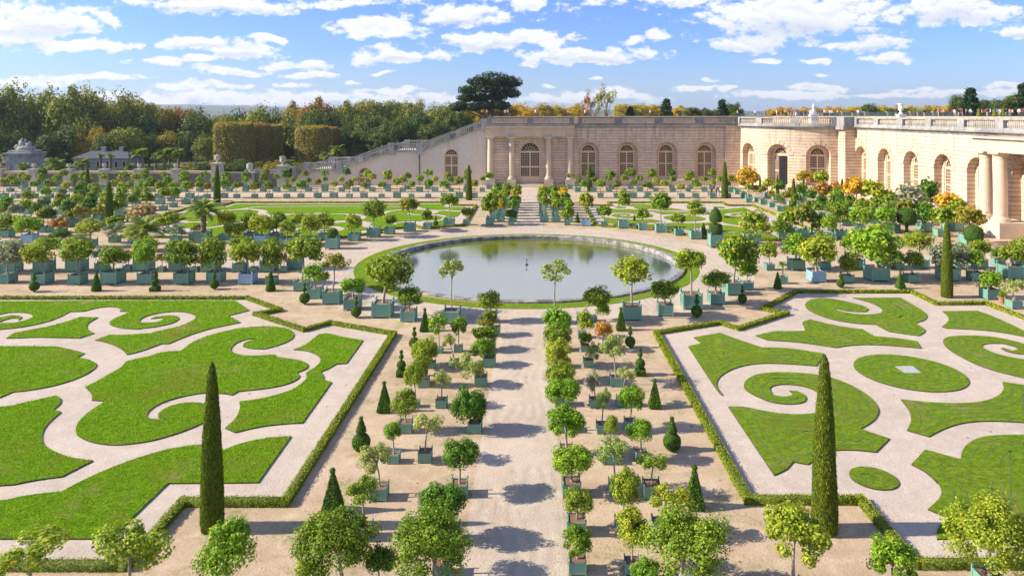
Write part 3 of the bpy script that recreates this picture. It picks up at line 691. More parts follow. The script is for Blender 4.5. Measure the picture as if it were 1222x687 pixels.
# plinth pieces between windows
pl=MB()
def plinth(M,a,b,cs,n=1,h=1.45):
    cur=a
    for c in list(cs)+[None]:
        e=(c-2.38) if c is not None else b
        prismS(pl,M,cur,e,[(.0,0),(.3,0),(.3,h-.2),(.22,h),(.0,h)],n)
        if c is not None:
            prismS(pl,M,e+.002,c+2.378,[(-1.2,0.01),(.28,0.01),(.28,h-.16),(-1.2,h-.16)],n); cur=c+2.38
plinth(Mf,x1,x2,fX); pl.obj('plinth',M['ashlar'],org)
pl=MB(); plinth(Mgal,0,70,gS); pl.obj('plinth',M['ashlar'],org)
pl=MB(); plinth(Mround,0.1,RR*math.pi/2-.2,[RR*R(15.5)],3); pl.obj('plinth',M['ashlar'],org)
co=MB(); cornice(co,Mf,x0-.6,x3); cornice(co,Mround,0,RR*math.pi/2,24); cornice(co,lambda s,h,d=0:(62.3+s,140-d,h),-.4,2.1); cornice(co,Mgal,-.0,70)
co.box(61.6,62.3,139.3,143.6,CORN-.72,CORN-.01)
co.obj('cornice',M['grey'],org)
for mp,a,b in((Mf,x0,x1+.3),(Mf,x1+1.3,x3),(Mround,.3,RR*math.pi/2-.4),(Mgal,.6,70)):
    ra=MB(); balustrade(ra,None,mp,a,b)
    if mp is Mgal: ra.box(61.9,64.6,139.6,143,CORN,TOPH+.05)
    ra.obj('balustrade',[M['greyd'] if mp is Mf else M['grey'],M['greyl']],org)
for c in fX: window_parts(Mf,c,org)
window_parts(Mf,dc,org,door=True,spring=7.6,r2=2.3,sp2=7.62,depth=.35)
# wide door frame of the portico bay
for i,t in enumerate((15.5,46,76)): window_parts(Mround,RR*R(t),org,opened=(i==1))
for c in gS: window_parts(Mgal,c,org)
# portico: entablature and columns
en=MB(); prismS(en,Mf,x0-.4,x1+.4,[(0.01,11.15),(1.25,11.15),(1.25,11.75),(1.32,11.8),(1.32,12.9),(1.9,13.15),(1.95,13.04+.4),(0.01,13.04+.4)])
en.obj('entablature',M['col'],org)
cm=[]
colprof=[(1.02,0),(1.02,.35),(.95,.36),(.95,.5),(.80,.62),(.74,.8),(.74,3.5),(.70,6),(.64,8.6),(.70,8.7),(.66,8.85),(.66,9.0),(.92,9.25),(.95,9.3)]
for px in(585.5,610.5,654.5,680):
    m=MB(); X=(px-HX)*ZF/F; m.lathe([(r_*.92,1.55+z*1.0) for r_,z in colprof],X,ZF-.85,20); m.box(X-.95,X+.95,ZF-1.8,ZF+.1,10.85,11.14)
    m.obj('column',M['col'],org,False)
    m=MB(); m.box(X-1.05,X+1.05,ZF-1.95,ZF-.02,0,1.54); m.obj('pedestal',M['ashlar'],org)
m=MB(); m.box(x0,x1,ZF-1.2,ZF-.03,0,.3)
for k in range(4): m.box(dc-3,dc+3,ZF-3.4+k*.5,ZF-1.19,0,.12*(k+1)) if k else m.box(dc-3,dc+3,ZF-3.4,ZF-1.19,0,.12)
m.obj('step',M['ashlar'],org)
# right gallery portico columns in front of the wall
for py_,xx in((90.9,61.3),(93.9,61.3)):
    m=MB(); m.lathe([(r_*1.12,2.05+z*.95) for r_,z in colprof],xx,py_+1.0,24); m.box(xx-1.05,xx+1.05,py_-.05,py_+2.05,10.9,11.14); m.obj('column',M['col'],org)
m=MB(); m.box(60.1,XG+.2,90.3,96.4,0,2.04); m.obj('pedestal',M['ashlar'],org)
m=MB(); m.box(60.35,XG-.02,80,96.3,11.15,12.9); m.box(59.9,XG-.02,80,96.5,12.9,13.1); m.obj('entablature',M['col'],org)
m=MB(); m.box(XG-.28,XG-.02,88.7,90.9,1.5,11.1); m.obj('pilaster',M['stone'],org)
# buttress pilaster left of rotunda and downpipe
m=MB(); m.box(47.0,47.15,158.3,158.45,.2,13); m.obj('downpipe',M['iron'],org)
# ------------------------------------------------------------------ terrace ground behind and on the roof
def solid(name,pts,h0,h1,mat,kind='structure',parent=None):
    n=len(pts); mb=MB(); mb.add([(x,y,h0) for x,y in pts]+[(x,y,h1) for x,y in pts],[tuple(range(n,2*n))]+[(i,(i+1)%n,n+(i+1)%n,n+i) for i in range(n)])
    o=mb.obj(name,mat,parent)
    if kind:o['kind']=kind
    return o
arc=[(RC[0]-(RR-1.7)*math.cos(R(a)),RC[1]-(RR-1.7)*math.sin(R(a))) for a in range(0,91,10)]
solid('terrace',[(x0+.5,ZF+1.8),(x2,ZF+1.8)]+arc+[(XG+1.8,145),(XG+1.8,60),(420,60),(420,330),(40,330),(40,182),(x0+.5,182)],.02,TER,M['sand'])
M['hedgeflat']=simple('terrace_lawn',(.06,.11,.02),.9,.3,3)
solid('terrace',[(85,205),(112,165),(135,100),(420,100),(420,328),(85,328)],TER+.01,15.72,M['hedgeflat'])
tw=MB(); tw.box(110,400,292,293,15.2,17.0); tw.box(110,400,291.8,293.2,17.0,17.2)
for k in range(30): tw.box(110+k*9.5-.6,111.2+k*9.5,291.6,293.4,15.2,17.4)
tag(tw.obj('parapet_wall',M['greyl']),'long low grey parapet wall far back on the upper terrace','wall')
# ------------------------------------------------------------------ staircase on the left
def sx(px): return (px-HX)*ZF/F
def sh(py): return CH-(py-HY)*ZF/F
SP=[(-56.5,1.6),(sx(349),2.0),(sx(365),3.15),(sx(404),3.4),(sx(466),sh(181.7)),(sx(500),sh(181.7)),(x0-.1,13.4)]
st=empty('stone_staircase',(0,0,0)); tag(st,'monumental stone staircase climbing to the right with sloping balustrades and two landings','staircase')
mb=MB(); wn_=[(537.9,1.52,178,1.6),(434,1.35,200.5,None)]
def topz(x):
    for (a,ha),(b,hb) in zip(SP,SP[1:]):
        if a<=x<=b: return ha+(hb-ha)*(x-a)/(b-a)
    return SP[-1][1]
Mst=lambda s,h,d=0:(s,ZF+.9-d,h)
def stairwall(yy_,mat,name,holes):
    mb=MB(); xs=sorted(set([p[0] for p in SP]+[c-r_ for c,r_,sp_ in holes]+[c+r_ for c,r_,sp_ in holes]))
    for a,b in zip(xs,xs[1:]):
        inh=[h for h in holes if h[0]-h[1]<=a+1e-4 and b<=h[0]+h[1]+1e-4]
        if inh:
            c,r_,sp_=inh[0]
            seg=12; 
            t=lambda k:(c-r_*math.cos(math.pi*k/seg),sp_+r_*math.sin(math.pi*k/seg))
            for k in range(seg):
                (p,hp),(q,hq)=t(k),t(k+1); 
                if p>=a-1e-4 and q<=b+1e-4: mb.add([(p,yy_,hp),(q,yy_,hq),(q,yy_,topz(q)),(p,yy_,topz(p))],[(0,1,2,3)])
            op=[(c-r_,0)]+[t(k) for k in range(seg+1)]+[(c+r_,0)]
            for (p,hp),(q,hq) in zip(op,op[1:]): mb.add([(p,yy_,hp),(q,yy_,hq),(q,yy_+.7,hq),(p,yy_+.7,hp)],[(0,1,2,3)])
        else: mb.add([(a,yy_,0),(b,yy_,0),(b,yy_,topz(b)),(a,yy_,topz(a))],[(0,1,2,3)])
    mb.obj(name,mat,st)
holes=[(sx(537.9),1.56,sh(178)-1.56),(sx(434),1.5,sh(200.5)-1.5)]
stairwall(ZF+.9,M['stairstone'],'front_wall',holes)
for c,r_,sp_ in holes: window_parts(Mst,c,st,depth=.45,sill=1.6 if c>-30 else .3,r2=r_,sp2=sp_,stones=False)
mb=MB(); mb.box(sx(500)-.1,sx(500)+.06,ZF+.7,ZF+.95,.1,7.3); mb.obj('downpipe',M['iron'],st)
# mass with steps
mb=MB()
def stepsurf(xa,ha,xb,hb,y0,y1):
    n=max(1,int(abs(hb-ha)/.34))
    for k in range(n):
        a=xa+(xb-xa)*k/n; b=xa+(xb-xa)*(k+1)/n; h=ha+(hb-ha)*(k+1)/n
        mb.box(a,b,y0,y1,0,h)
for (a,ha),(b,hb) in zip(SP,SP[1:]):
    if abs(hb-ha)<.3: mb.box(a,b,ZF+1.7,ZF+21,0,ha-.1)
    else: stepsurf(a,ha-.1,b,hb-.1,ZF+1.7,ZF+21)
mb.obj('steps',M['greyl'],st)
def slopebal(y,nm):
    rail=MB();bal=MB()
    for (a,ha),(b,hb) in zip(SP,SP[1:]):
        def q(x,dz): return topz(x)+dz
        for lo,hi,e in((0,.45,.34),(1.65,1.98,.38)):
            rail.add([(x,yy2,q(x,dz)-(0 if dz else .0)) for x in(a,b) for dz in(lo,hi) for yy2 in(y-e,y+e)],[(0,1,3,2),(4,6,7,5),(0,4,5,1),(2,3,7,6),(0,2,6,4),(1,5,7,3)])
        for x in((a,b) if a==SP[0][0] else (b,)):
            xx=min(max(x,SP[0][0]+.6),SP[-1][0]-.6); rail.box(xx-.75,xx+.75,y-.42,y+.42,topz(xx)-.6,topz(xx)+2.08)
        x=a+1
        while x<b-1:
            h0=topz(x)+.45; rail.lathe([(r_*1.3,h0+1.2*t) for r_,t in BPROF],x,y,6,mi=1,cap=False); x+=.46
            if int(x*2)%13==0: rail.box(x-.4,x+.4,y-.40,y+.40,topz(x)+.1,topz(x)+1.7)
    rail.obj('balustrade',[M['grey'],M['greyl']],st)
slopebal(ZF+.8,'a'); slopebal(ZF+21,'b')
# ------------------------------------------------------------------ garden wall, piers and urns on the left
mb=MB(); WL=157.0
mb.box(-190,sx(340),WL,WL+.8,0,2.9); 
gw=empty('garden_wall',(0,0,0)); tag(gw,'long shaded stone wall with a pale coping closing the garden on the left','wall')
mb.obj('wall',M['greyd'],gw)  # the wall's shade is put into its darker stone colour
mb=MB(); mb.box(-190,sx(262),WL-.35,WL+1.0,2.9,3.45); mb.obj('coping',stone('coping_tan',(.55,.42,.27),(.6,.47,.3),(.46,.35,.22),False,0),gw)
mb=MB(); mb.box(sx(285),sx(340),WL+5,WL+5.8,0,3.4); tag(mb.obj('parapet_wall',M['grey']),'grey stone parapet at the foot of the staircase','wall')
def urn_prof(s): return [(.30*s,0),(.30*s,.08*s),(.12*s,.2*s),(.12*s,.3*s),(.42*s,.55*s),(.50*s,.85*s),(.38*s,1.0*s),(.52*s,1.12*s),(.50*s,1.2*s),(.2*s,1.22*s)]
pxs=[8,49,90,132,173,216]
for i,px in enumerate(pxs):
    X=sx(px); e=empty('stone_pier',(X,WL-.2,0)); tag(e,'stone pier with a small finial, %s from the left along the garden wall'%ordinal(i+1),'pier','piers along the garden wall')
    mb=MB(); mb.box(-.85,.85,-.7,.7,0,3.7); mb.box(-1.0,1.0,-.85,.85,3.7,3.95); mb.obj('shaft',M['greyl'],e)
    mb=MB(); mb.lathe([(r_,3.95+z) for r_,z in urn_prof(.95)],n=10); mb.obj('finial',M['greyl'],e,True)
def pier_urn(px,pt,pb,w_,us,lab):
    X=sx(px); e=empty('urn_pier',(X,WL-.3,0)); tag(e,lab,'pier','piers carrying urns beside the staircase')
    h=sh(pt); mb=MB(); mb.box(-w_,w_,-w_,w_,0,h); mb.box(-w_-.2,w_+.2,-w_-.2,w_+.2,h,h+.3); mb.obj('shaft',M['greyl'],e)
    mb=MB(); mb.lathe([(r_,h+.3+z) for r_,z in urn_prof(us)],n=14); mb.obj('urn',M['greyl'],e,True)
    mb=MB()
    for k in range(16):
        a=rng.uniform(0,6.28); r_=rng.uniform(0,.35)*us; mb.lathe([(.02,0),(.16*us,.1*us),(.18*us,.25*us),(.02,.36*us)],r_*math.cos(a),r_*math.sin(a),6)
        for q in range(len(mb.v)-24,len(mb.v)): mb.v[q]=(mb.v[q][0],mb.v[q][1],mb.v[q][2]+h+.2+1.15*us)
    mb.obj('carved_fruit',M['grey'],e)
pier_urn(265,195,215,1.0,1.3,'tall square pier with a carved urn, left of the other two urn piers')
pier_urn(303,206,218,.9,1.45,'low pier with a broad carved urn, between the two taller urn piers')
pier_urn(342,198,212,1.0,1.45,'tall pier with a carved urn at the foot of the grand staircase')
def blob(mb,c,r,seed,n=3):
    bm=bmesh.new(); bmesh.ops.create_icosphere(bm,subdivisions=n,radius=1)
    b=len(mb.v)
    for v_ in bm.verts:
        p=v_.co.copy(); k=1+.28*mnoise.noise(p*2.2+Vector((seed,seed*2,0))); mb.v.append((c[0]+p.x*r[0]*k,c[1]+p.y*r[1]*k,c[2]+p.z*r[2]*k))
    for f_ in bm.faces: mb.f.append(tuple(b+v_.index for v_ in f_.verts)); mb.m.append(0)
    bm.free()
def at(px,Z,h=0): return ((px-HX)*Z/F,Z,h)
def hh(py,Z): return CH-(py-HY)*Z/F
# gate pier with sculpture
Zg=190.0; e=empty('sculpture_gate_pier',at(30,Zg)); tag(e,'massive stone gate pier topped by a sculpted group, among the dark trees','monument')
hp=hh(184,Zg); mb=MB(); mb.box(-3.4,3.4,-2.5,2.5,0,hp); mb.box(-3.9,3.9,-3,3,hp,hp+.5); mb.box(-3.6,3.6,-2.7,2.7,.0,1.2); mb.box(-3.1,3.1,-2.2,2.2,hp+.5,hp+1.1)
for s_ in(-2.6,2.6): mb.box(s_-.5,s_+.5,-2.62,-2.4,1.2,hp-.1)
mb.obj('pier',M['grey'],e)
mb=MB()
for i,(c,r_) in enumerate([((0,0,hp+1.6),(2.3,1,.8)),((-.9,0,hp+2.6),(.7,.6,1.1)),((-.8,0,hp+3.9),(.36,.36,.42)),((.9,0,hp+2.3),(.9,.6,.8)),((1.3,0,hp+3.0),(.4,.4,.4)),((-2.2,0,hp+1.9),(.6,.5,.7)),((2.2,0,hp+1.6),(.7,.6,.5)),((.1,0,hp+3.2),(.35,.3,.9)),((-1.6,0,hp+3.1),(.25,.25,.7))]): blob(mb,c,r_,i*3.1)
mb.obj('sculpture',M['grey'],e,True)
# pavilion with slate roof
Zp=200.0; xa=at(86,Zp)[0]; xb=at(155,Zp)[0]; e=empty('garden_pavilion',((xa+xb)/2,Zp,0)); tag(e,'low stone pavilion with a hipped slate roof and chimneys behind the palms','building')
L=(xb-xa)/2; hw=hh(189,Zp); hr_=hh(181,Zp)
mb=MB(); mb.box(-L+.5,L-.5,0,8,0,hw); mb.obj('wall',M['grey'],e)
mb=MB(); mb.add([(-L,-.5,hw),(L,-.5,hw),(L,8.5,hw),(-L,8.5,hw),(-L+3,4,hr_),(L-3,4,hr_)],[(0,1,5,4),(1,2,5),(2,3,4,5),(3,0,4),(0,3,2,1)]); rf=mb.obj('roof',M['slate'],e)
for x in(-1.6,3.6):
    mb=MB(); mb.box(x-.45,x+.45,3.5,4.3,hr_-1,hr_+1.0); mb.box(x-.55,x+.55,3.4,4.4,hr_+1.0,hr_+1.15); mb.obj('chimney',M['greyl'],rf)
for x in(-6,-3.4,-.8,1.8,4.4,6.6):
    mb=MB(); mb.box(x-.5,x+.5,-.06,.05,.8,hw-.8); f_=mb.obj('window',M['wood'],e); mb=MB(); mb.box(x-.38,x+.38,-.09,-.02,.95,hw-.95); mb.obj('pane',M['glass'],f_)
# ------------------------------------------------------------------ plants: templates
def crown_mesh(name,n,leaf,seed,clumps=26,spread=.30,core=.66,flat=.0,dens_in=.15):
    rg=np.random.default_rng(seed)
    D=rg.normal(size=(clumps,3)); D/=np.linalg.norm(D,axis=1,keepdims=True); D[:,2]=np.where(D[:,2]<-.55,-D[:,2]*.5,D[:,2])
    Cc=D*rg.uniform(core*.82,core*1.12,size=(clumps,1))*rg.choice([1,1,1,.86,1.12],size=(clumps,1))
    ci=rg.integers(0,clumps,n); off=rg.normal(size=(n,3)); off/=np.linalg.norm(off,axis=1,keepdims=True)
    rr=spread*rg.uniform(.45,1.15,size=(n,1))**.7*rg.uniform(.6,1.35,size=(clumps,1))[ci]
    P=Cc[ci]+off*rr; ins=rg.random(n)<dens_in; P[ins]*=rg.uniform(.2,.8,size=(ins.sum(),1))
    N=off*.7+P*.5+rg.normal(size=(n,3))*.45+np.array([0,0,.25])
    V=leafarr(P,N,leaf,leaf*.62,rg); return quads(name,V,[LM['g']])
T={}
for lod,(n,lf) in {'h':(6500,.105),'m':(2400,.17),'l':(850,.30)}.items():
    T['r'+lod]=[crown_mesh('crown_round',n,lf,10+i,clumps=30+4*i) for i in range(3)]
    T['s'+lod]=[crown_mesh('crown_sparse',int(n*.40),lf*1.05,40+i,clumps=13+i,spread=.27,core=.72,dens_in=.1) for i in range(2)]
T['big']=[crown_mesh('crown_big',16000,.068,70+i,clumps=70,spread=.24,core=.78) for i in range(2)]
T['w']=[crown_mesh('crown_tree',7000,.088,80+i,clumps=60,spread=.25,core=.78,dens_in=.1) for i in range(4)]
T['wh']=[crown_mesh('crown_tree_near',1300,.10,90+i,clumps=20,spread=.2,core=.8,dens_in=.05) for i in range(2)]
def trunk_mesh(seed,limbs=5,r=.045,nm='trunk'):
    rd=random.Random(seed); mb=MB()
    p=[(0,0,0),(rd.uniform(-.02,.02),rd.uniform(-.02,.02),.45),(rd.uniform(-.03,.03),rd.uniform(-.03,.03),.8)]
    mb.tube(p,[r*1.15,r*.9,r*.75],7)
    for k in range(limbs):
        a=k*6.283/limbs+rd.uniform(-.4,.4); e=rd.uniform(.20,.36); z=rd.uniform(1.05,1.35)
        q=Vector(p[-1]); q2=q+Vector((math.cos(a)*e*.5,math.sin(a)*e*.5,(z-.8)*.55)); q3=q+Vector((math.cos(a)*e,math.sin(a)*e,z-.8))
        mb.tube([q-Vector((0,0,.05)),q2,q3],[r*.6,r*.4,r*.15],5)
        if limbs>4:
            for j in range(2):
                b=a+rd.uniform(-1,1); mb.tube([q2,q2+Vector((math.cos(b)*.13,math.sin(b)*.13,.14))],[r*.3,r*.1],4)
    return mb.mesh(nm,True)
TR=[trunk_mesh(i) for i in range(3)]; TRT=[trunk_mesh(9+i,7,.055,'tree_trunk') for i in range(3)]
for m in TR: m.materials.append(M['pbark'])
for m in TRT: m.materials.append(M['bark'])
def planter_mesh():
    mb=MB(); t=.06
    for sx_ in(-1,1):
        for sy in(-1,1):
            x=sx_*.46;y=sy*.46; mb.box(x-.04,x+.04,y-.04,y+.04,0,1.0); mb.lathe([(.02,1.0),(.05,1.04),(.055,1.09),(.03,1.14),(.005,1.15)],x,y,8)
    for s_ in(-1,1):
        for hor in(0,1):
            def B(a0,a1,b0,b1,z0,z1): mb.box(a0,a1,b0,b1,z0,z1) if hor==0 else mb.box(b0,b1,a0,a1,z0,z1)
            y=s_*.455; B(-.42,.42,y-.018,y+.018,.12,.93)
            for z0,z1 in((.10,.2),(.84,.93)): B(-.42,.42,y-.034,y+.034,z0,z1)
            for k in range(6):
                x=-.35+k*.14; B(x-.011,x+.011,min(y-.026*s_,y+.028*s_),max(y-.026*s_,y+.028*s_),.2,.84)
            B(-.03,.03,y-.030,y+.032,.2,.84)
    return mb.mesh('planter_box')
def planter_lo():
    mb=MB()
    for sx_ in(-1,1):
        for sy in(-1,1):
            x=sx_*.46;y=sy*.46; mb.box(x-.045,x+.045,y-.045,y+.045,0,1.12)
    for s_ in(-1,1): mb.box(-.42,.42,s_*.455-.02,s_*.455+.02,.1,.93); mb.box(s_*.455-.02,s_*.455+.02,-.42,.42,.1,.93)
    return mb.mesh('planter_box')
PMh=planter_mesh(); PMl=planter_lo()
for m in(PMh,PMl): m.materials.append(M['box'])
mb=MB(); mb.add([(-.43,-.43,.86),(.43,-.43,.86),(.43,.43,.87),(-.43,.43,.86)],[(0,1,2,3)]); SOIL=mb.mesh('soil'); SOIL.materials.append(M['potsoil'])
rnd=random.Random(77)
KN={'g':('green','orange tree'),'b':('bright green','citrus tree'),'y':('yellow-green','citrus tree'),'p':('pale','citrus tree'),'d':('dark glossy','laurel tree'),'o':('orange-leaved','autumn tree'),'k':('peach-coloured','autumn shrub'),'a':('golden','autumn tree'),'m':('turning','citrus tree'),'l':('silvery grey','olive tree')}
NAME={'g':'potted_orange_tree','b':'potted_citrus_tree','y':'potted_citrus_tree','p':'potted_citrus_tree','d':'potted_laurel_tree','o':'potted_autumn_tree','k':'potted_autumn_tree','a':'potted_autumn_tree','m':'potted_citrus_tree','l':'potted_olive_tree'}
def potted(X,Y,w_,hc,rx,rz,kind,label,group,sparse=False,blue=False,cx=0,lean=0,big=False,bh=None):
    lod='h' if Y<47 else 'm' if Y<92 else 'l'
    e=empty(NAME[kind],(X,Y,0),rnd.uniform(-.06,.06)); tag(e,label,'potted tree',group)
    bh=bh or w_*.80
    p=link('planter_box',PMh if Y<75 else PMl,e); p.scale=(w_,w_,bh)
    if blue: p.material_slots[0].link='OBJECT'; p.material_slots[0].material=M['boxblue']
    if Y<75: s_=link('soil',SOIL,e); s_.scale=(w_,w_,bh)
    t=link('trunk',rnd.choice(TR),e); t.location=(0,0,bh*.85); L=max(.25,hc-bh*.85); t.scale=(max(rx*1.1,.8),max(rx*1.1,.8),L); t.rotation_euler=(0,math.atan2(cx,L),rnd.uniform(0,6.28)) if abs(cx)>.05 else (0,0,rnd.uniform(0,6.28))
    if abs(cx)>.05: t.rotation_euler=(0,math.atan2(cx,L)*.8,0)
    key='big' if big else ('s' if sparse else 'r')+lod
    c=link('crown',rnd.choice(T[key]),e); c.location=(cx,0,hc); k=rnd.uniform(.94,1.06); c.scale=(rx*k,rx/k,rz); c.rotation_euler=(rnd.uniform(-.15,.15),rnd.uniform(-.15,.15),rnd.uniform(0,6.28))
    c.material_slots[0].link='OBJECT'; c.material_slots[0].material=LM[kind]
    return e
def from_px(px,yb,w_,ct,cb,cl,cr,kind,label,group,**k):
    Z0=CH*F/(yb-HY); w=w_*Z0/F; Z=Z0+w*.5; s=Z/F
    X=(px-HX)*s; t=((ct+cb)/2-HY)/F; q=math.sqrt(1+t*t)
    hc=CH-((ct+cb)/2-HY)*s; rz=(cb-ct)/2*s/q; rx=(cr-cl)/2*s
    cx=((cl+cr)/2-HX)*s-X
    return potted(X,Z,w,max(hc,w+rz*.55),rx*(1.18 if Z<47 else 1.11),rz*(1.18 if Z<47 else 1.11),kind,label,group,cx=cx,**k)
def rowput(rows,where,group,order=0):
    # rows: (px,yb,w,ct,cb,cl,cr,kind[,flags])
    for i,r_ in enumerate(rows):
        kd=r_[7]; fl_=r_[8] if len(r_)>8 else ''
        ad=KN[kd]; sz='sparse ' if 's' in fl_ else 'large round ' if 'B' in fl_ else ''
        lab='%s%s %s%s, %s %s'%(sz,ad[0],ad[1],' in blue box' if 'u' in fl_ else '',ordinal(i+1),where)
        from_px(*r_[:8],lab,group,sparse=('s' in fl_) or (kd=='p'),blue='u' in fl_,big='B' in fl_)
# central avenue, left of the path (columns named from the path outwards), far end first
rowput([(586,386,15,346,370,569,599,'g'),(590,402,14,378,398,569,595,'m'),(584,420,14,396,418,562,594,'g'),(584,439,15,417,441,561,590,'b'),(574,462,15,424,458,540,577,'p'),(567,518,16,460,511,540,579,'d'),(548.5,595,20,523,561,527,572,'d'),(538,651,22,571,625,503,554,'d'),(528,692,22,606,648,500,546,'d'),(524,735,27,611,694,471,555,'g','B')],
 'from the pool in the left path-edge row','trees along the left edge of the central path')
rowput([(547,421,10,375,402,538,558,'g'),(542,439,11,396,416,527,544,'p','s'),(527,487.6,13,439,466,513,539,'p','s'),(507.5,553,16,490,524,493,527,'p','s'),(452,728,22,647,690,437,470,'d')],
 'from the pool in second row left of path','trees in the second row left of the central path')
rowput([(524,422,9,369,402,510,535,'b','s'),(515,440,10,404,440,490,522,'y'),(506,463,13,420,452,492,514,'g'),(496,487,10,431,466,482,505,'y'),(484,518,16,462,496,468,498,'g'),(470,554,14,501,527,457,479,'b'),(453,599,20,525,566,430,468,'p','s'),(434,647,20,565,606,411,452,'g','s'),(412,735,28,605,694,358,440,'g','B')],
 'from the pool in third row left of path','trees in the third row left of the central path')
rowput([(666,420,15,366,398,648,682,'b'),(668,440,15,384,412,650,683,'g'),(669,459,16,402,440,649,684,'y'),(670,486,16,430,462,652,688,'g'),(672,517,17,449,484,652,692,'b'),(676,548,16,481,523,652,696,'b'),(682,595,22,530,570,659,707,'b'),(688,641,23,580,615,672,708,'g'),(689,687,21,624,662,670,706,'g')],
 'from the pool in the right path-edge row','trees along the right edge of the central path')
rowput([(694,386,12,340,369,694,729,'g'),(694.5,404,10,370,396,688,708,'y'),(698,420,10,398,416,690,708,'g'),(702,439,12,408,432,698,716,'p','s'),(710,487,13,437,471,701,716,'l','s'),(718.5,518,14,460,491,712,730,'p','s'),(727,555,16,494,519,722,738,'y'),(735,592,17,520,555,712,749,'p','s'),(743,638,18,554,607,730,764,'y'),(754,687,18,603,656,734,776,'y')],
 'from the pool in second row right of path','trees in the second row right of the central path')
rowput([(708,384,9,363,385,711,728,'b'),(719,420,10,381,404,709,732,'o'),(735,462,14,396,431,713,747,'p','s'),(742,486,13,436,457,737,758,'p','s'),(752,514,14,458,490,739,771,'b'),(765,553,15,498,528,749,779,'b'),(777.5,597,21,538,567,762,797,'g','s'),(790,647,24,572,615,775,820,'y','s'),(812,728,31,609,690,777,867,'g','B'),(768,742,22,662,700,754,787,'b')],
 'from the pool in third row right of path','trees in the third row right of the central path')
# bottom corners
rowput([(37,722,22,634,684,0,74,'y','s'),(152,738,26,616,690,119,194,'y','s'),(270,732,22,616,688,240,302,'b')],'from left at the lower left corner','trees by the cypress at the lower left')
rowput([(947,722,24,597,668,912,984,'y'),(1065,738,24,638,692,1036,1094,'b'),(1181,714,28,595,680,1137,1224,'y','B')],'from left at the lower right corner','trees by the cypress at the lower right')
# around the pool, near side
rowput([(360,348,15,279,319,344,386,'g'),(376,357,16,314,340,361,392,'b'),(397,364,20,299,325,384,418,'m','s'),(421,371,18,329,353,406,437,'b'),(457,380,23,299,350,434,492,'g'),(488,384.5,17,340,367,475,504,'g'),(539,387,20,305,338,525,553,'p','s'),(662,388,18,310,337,644,681,'p','s'),(754,383,22,305,339,731,776,'y'),(793.5,378,18,331,360,777,809,'g'),(825,370,23,294,327,803,845,'y'),(854.5,364,17,323,343,838,872,'g'),(875,353,20,273,329,855,905,'g'),(891,347,13,308,334,880,904,'b')],
 'from left around the near side of the pool','trees ringing the near side of the pool')
rowput([(423,288,12,253,276,411,432,'y'),(446,284,14,237,262,432,460,'g'),(465,280,11,256,269,457,473,'g'),(489,277,13,235,254,476,500,'m'),(510,274,9,249,264,503,517,'g'),(536,271,12,230,246,525,549,'g'),(557,269,8,247,260,550,566,'g'),(584.5,269,9.5,229,256,574,596,'g'),(610,269,7,249,261,603,617,'d'),(677,269,7,244,262,668,685,'g'),(699,270,11,229,248,689,709,'y','u'),(721,271,8,245,260,712,730,'g'),(744,273,12.5,226,248,736,753,'g'),(767,275,10,248,263,759,776,'g'),(788.5,278,13,229,253,775,801,'g'),(810,281.5,10,254,268,800,818,'g'),(829.5,286,13,238,261,817,843,'g')],
 'from left around the far side of the pool','trees ringing the far side of the pool')
# cross avenue rows, left and right of the pool
rowput([(8,339,16,286,322,-6,28,'l'),(51,340,17,286,317,28,64,'y'),(93,340,15,283,318,73,109,'y'),(135,340,20,293,320,119,155,'g'),(176,340,17,287,321,159,187,'b'),(220,340,18,287,319,199,236,'g'),(258,338,17,282,325,237,270,'g'),(296,340,17,284,316,276,313,'y','u'),(324.5,340,12,287,323,312,336,'g')],
 'from left in front row left of the pool','front row of trees left of the pool')
rowput([(-8,327,18,283,312,-26,10,'g'),(14,326,17,284,307,-2,30,'l'),(53,326,17,281,304,38,72,'g'),(92,325,18,280,302,76,108,'g'),(122,324,12,292,310,112,134,'l'),(153,324,9,296,312,146,162,'o','s'),(172,324,18,282,304,158,188,'b'),(193,325,8,301,316,185,203,'o','s'),(211,324,14,284,304,198,226,'g'),(233,325,8,305,318,227,240,'g','s'),(252,325,17,284,306,238,268,'g'),(286,325,13,282,306,272,302,'g'),(303,325,8,300,314,296,310,'g','s'),(321,325,17,284,304,308,338,'g'),(339,325,8,299,317,333,346,'m','s'),(352,322,15,282,306,340,368,'g')],
 'from left in second row left of the pool','second row of trees left of the pool')
rowput([(918,323,10,286,310,907,929,'g'),(950,323,16,278,308,932,968,'b'),(974,337.5,17,279,321,953,998,'y','u'),(1011,338,12,298,327,1001,1026,'g'),(1046,336.5,22,266,318,1016,1077,'b'),(1087,338,13,297,323,1079,1102,'g'),(1131,336,20,291,326,1111,1153,'l'),(1163.6,336,14,298,318,1150,1175,'b'),(1206,334,21,289,318,1191,1225,'g'),(1181,358,16,321,346,1169,1195,'b'),(1209.6,369,13,331,352,1195,1221,'p')],
 'from left in front row right of the pool','front row of trees right of the pool')
rowput([(984,322,11,276,302,966,996,'g'),(1022,322,15,276,300,1004,1036,'b'),(1054,321,13,284,306,1040,1066,'g'),(1072,322,10,298,314,1060,1080,'d'),(1099,321,14,274,300,1080,1112,'y'),(1145,322,13,290,312,1134,1156,'g'),(1169,321,13,284,306,1156,1180,'g'),(1191,318,11,300,316,1184,1200,'d'),(1222,318,17,284,306,1208,1238,'g')],
 'from left in second row right of the pool','second row of trees right of the pool')
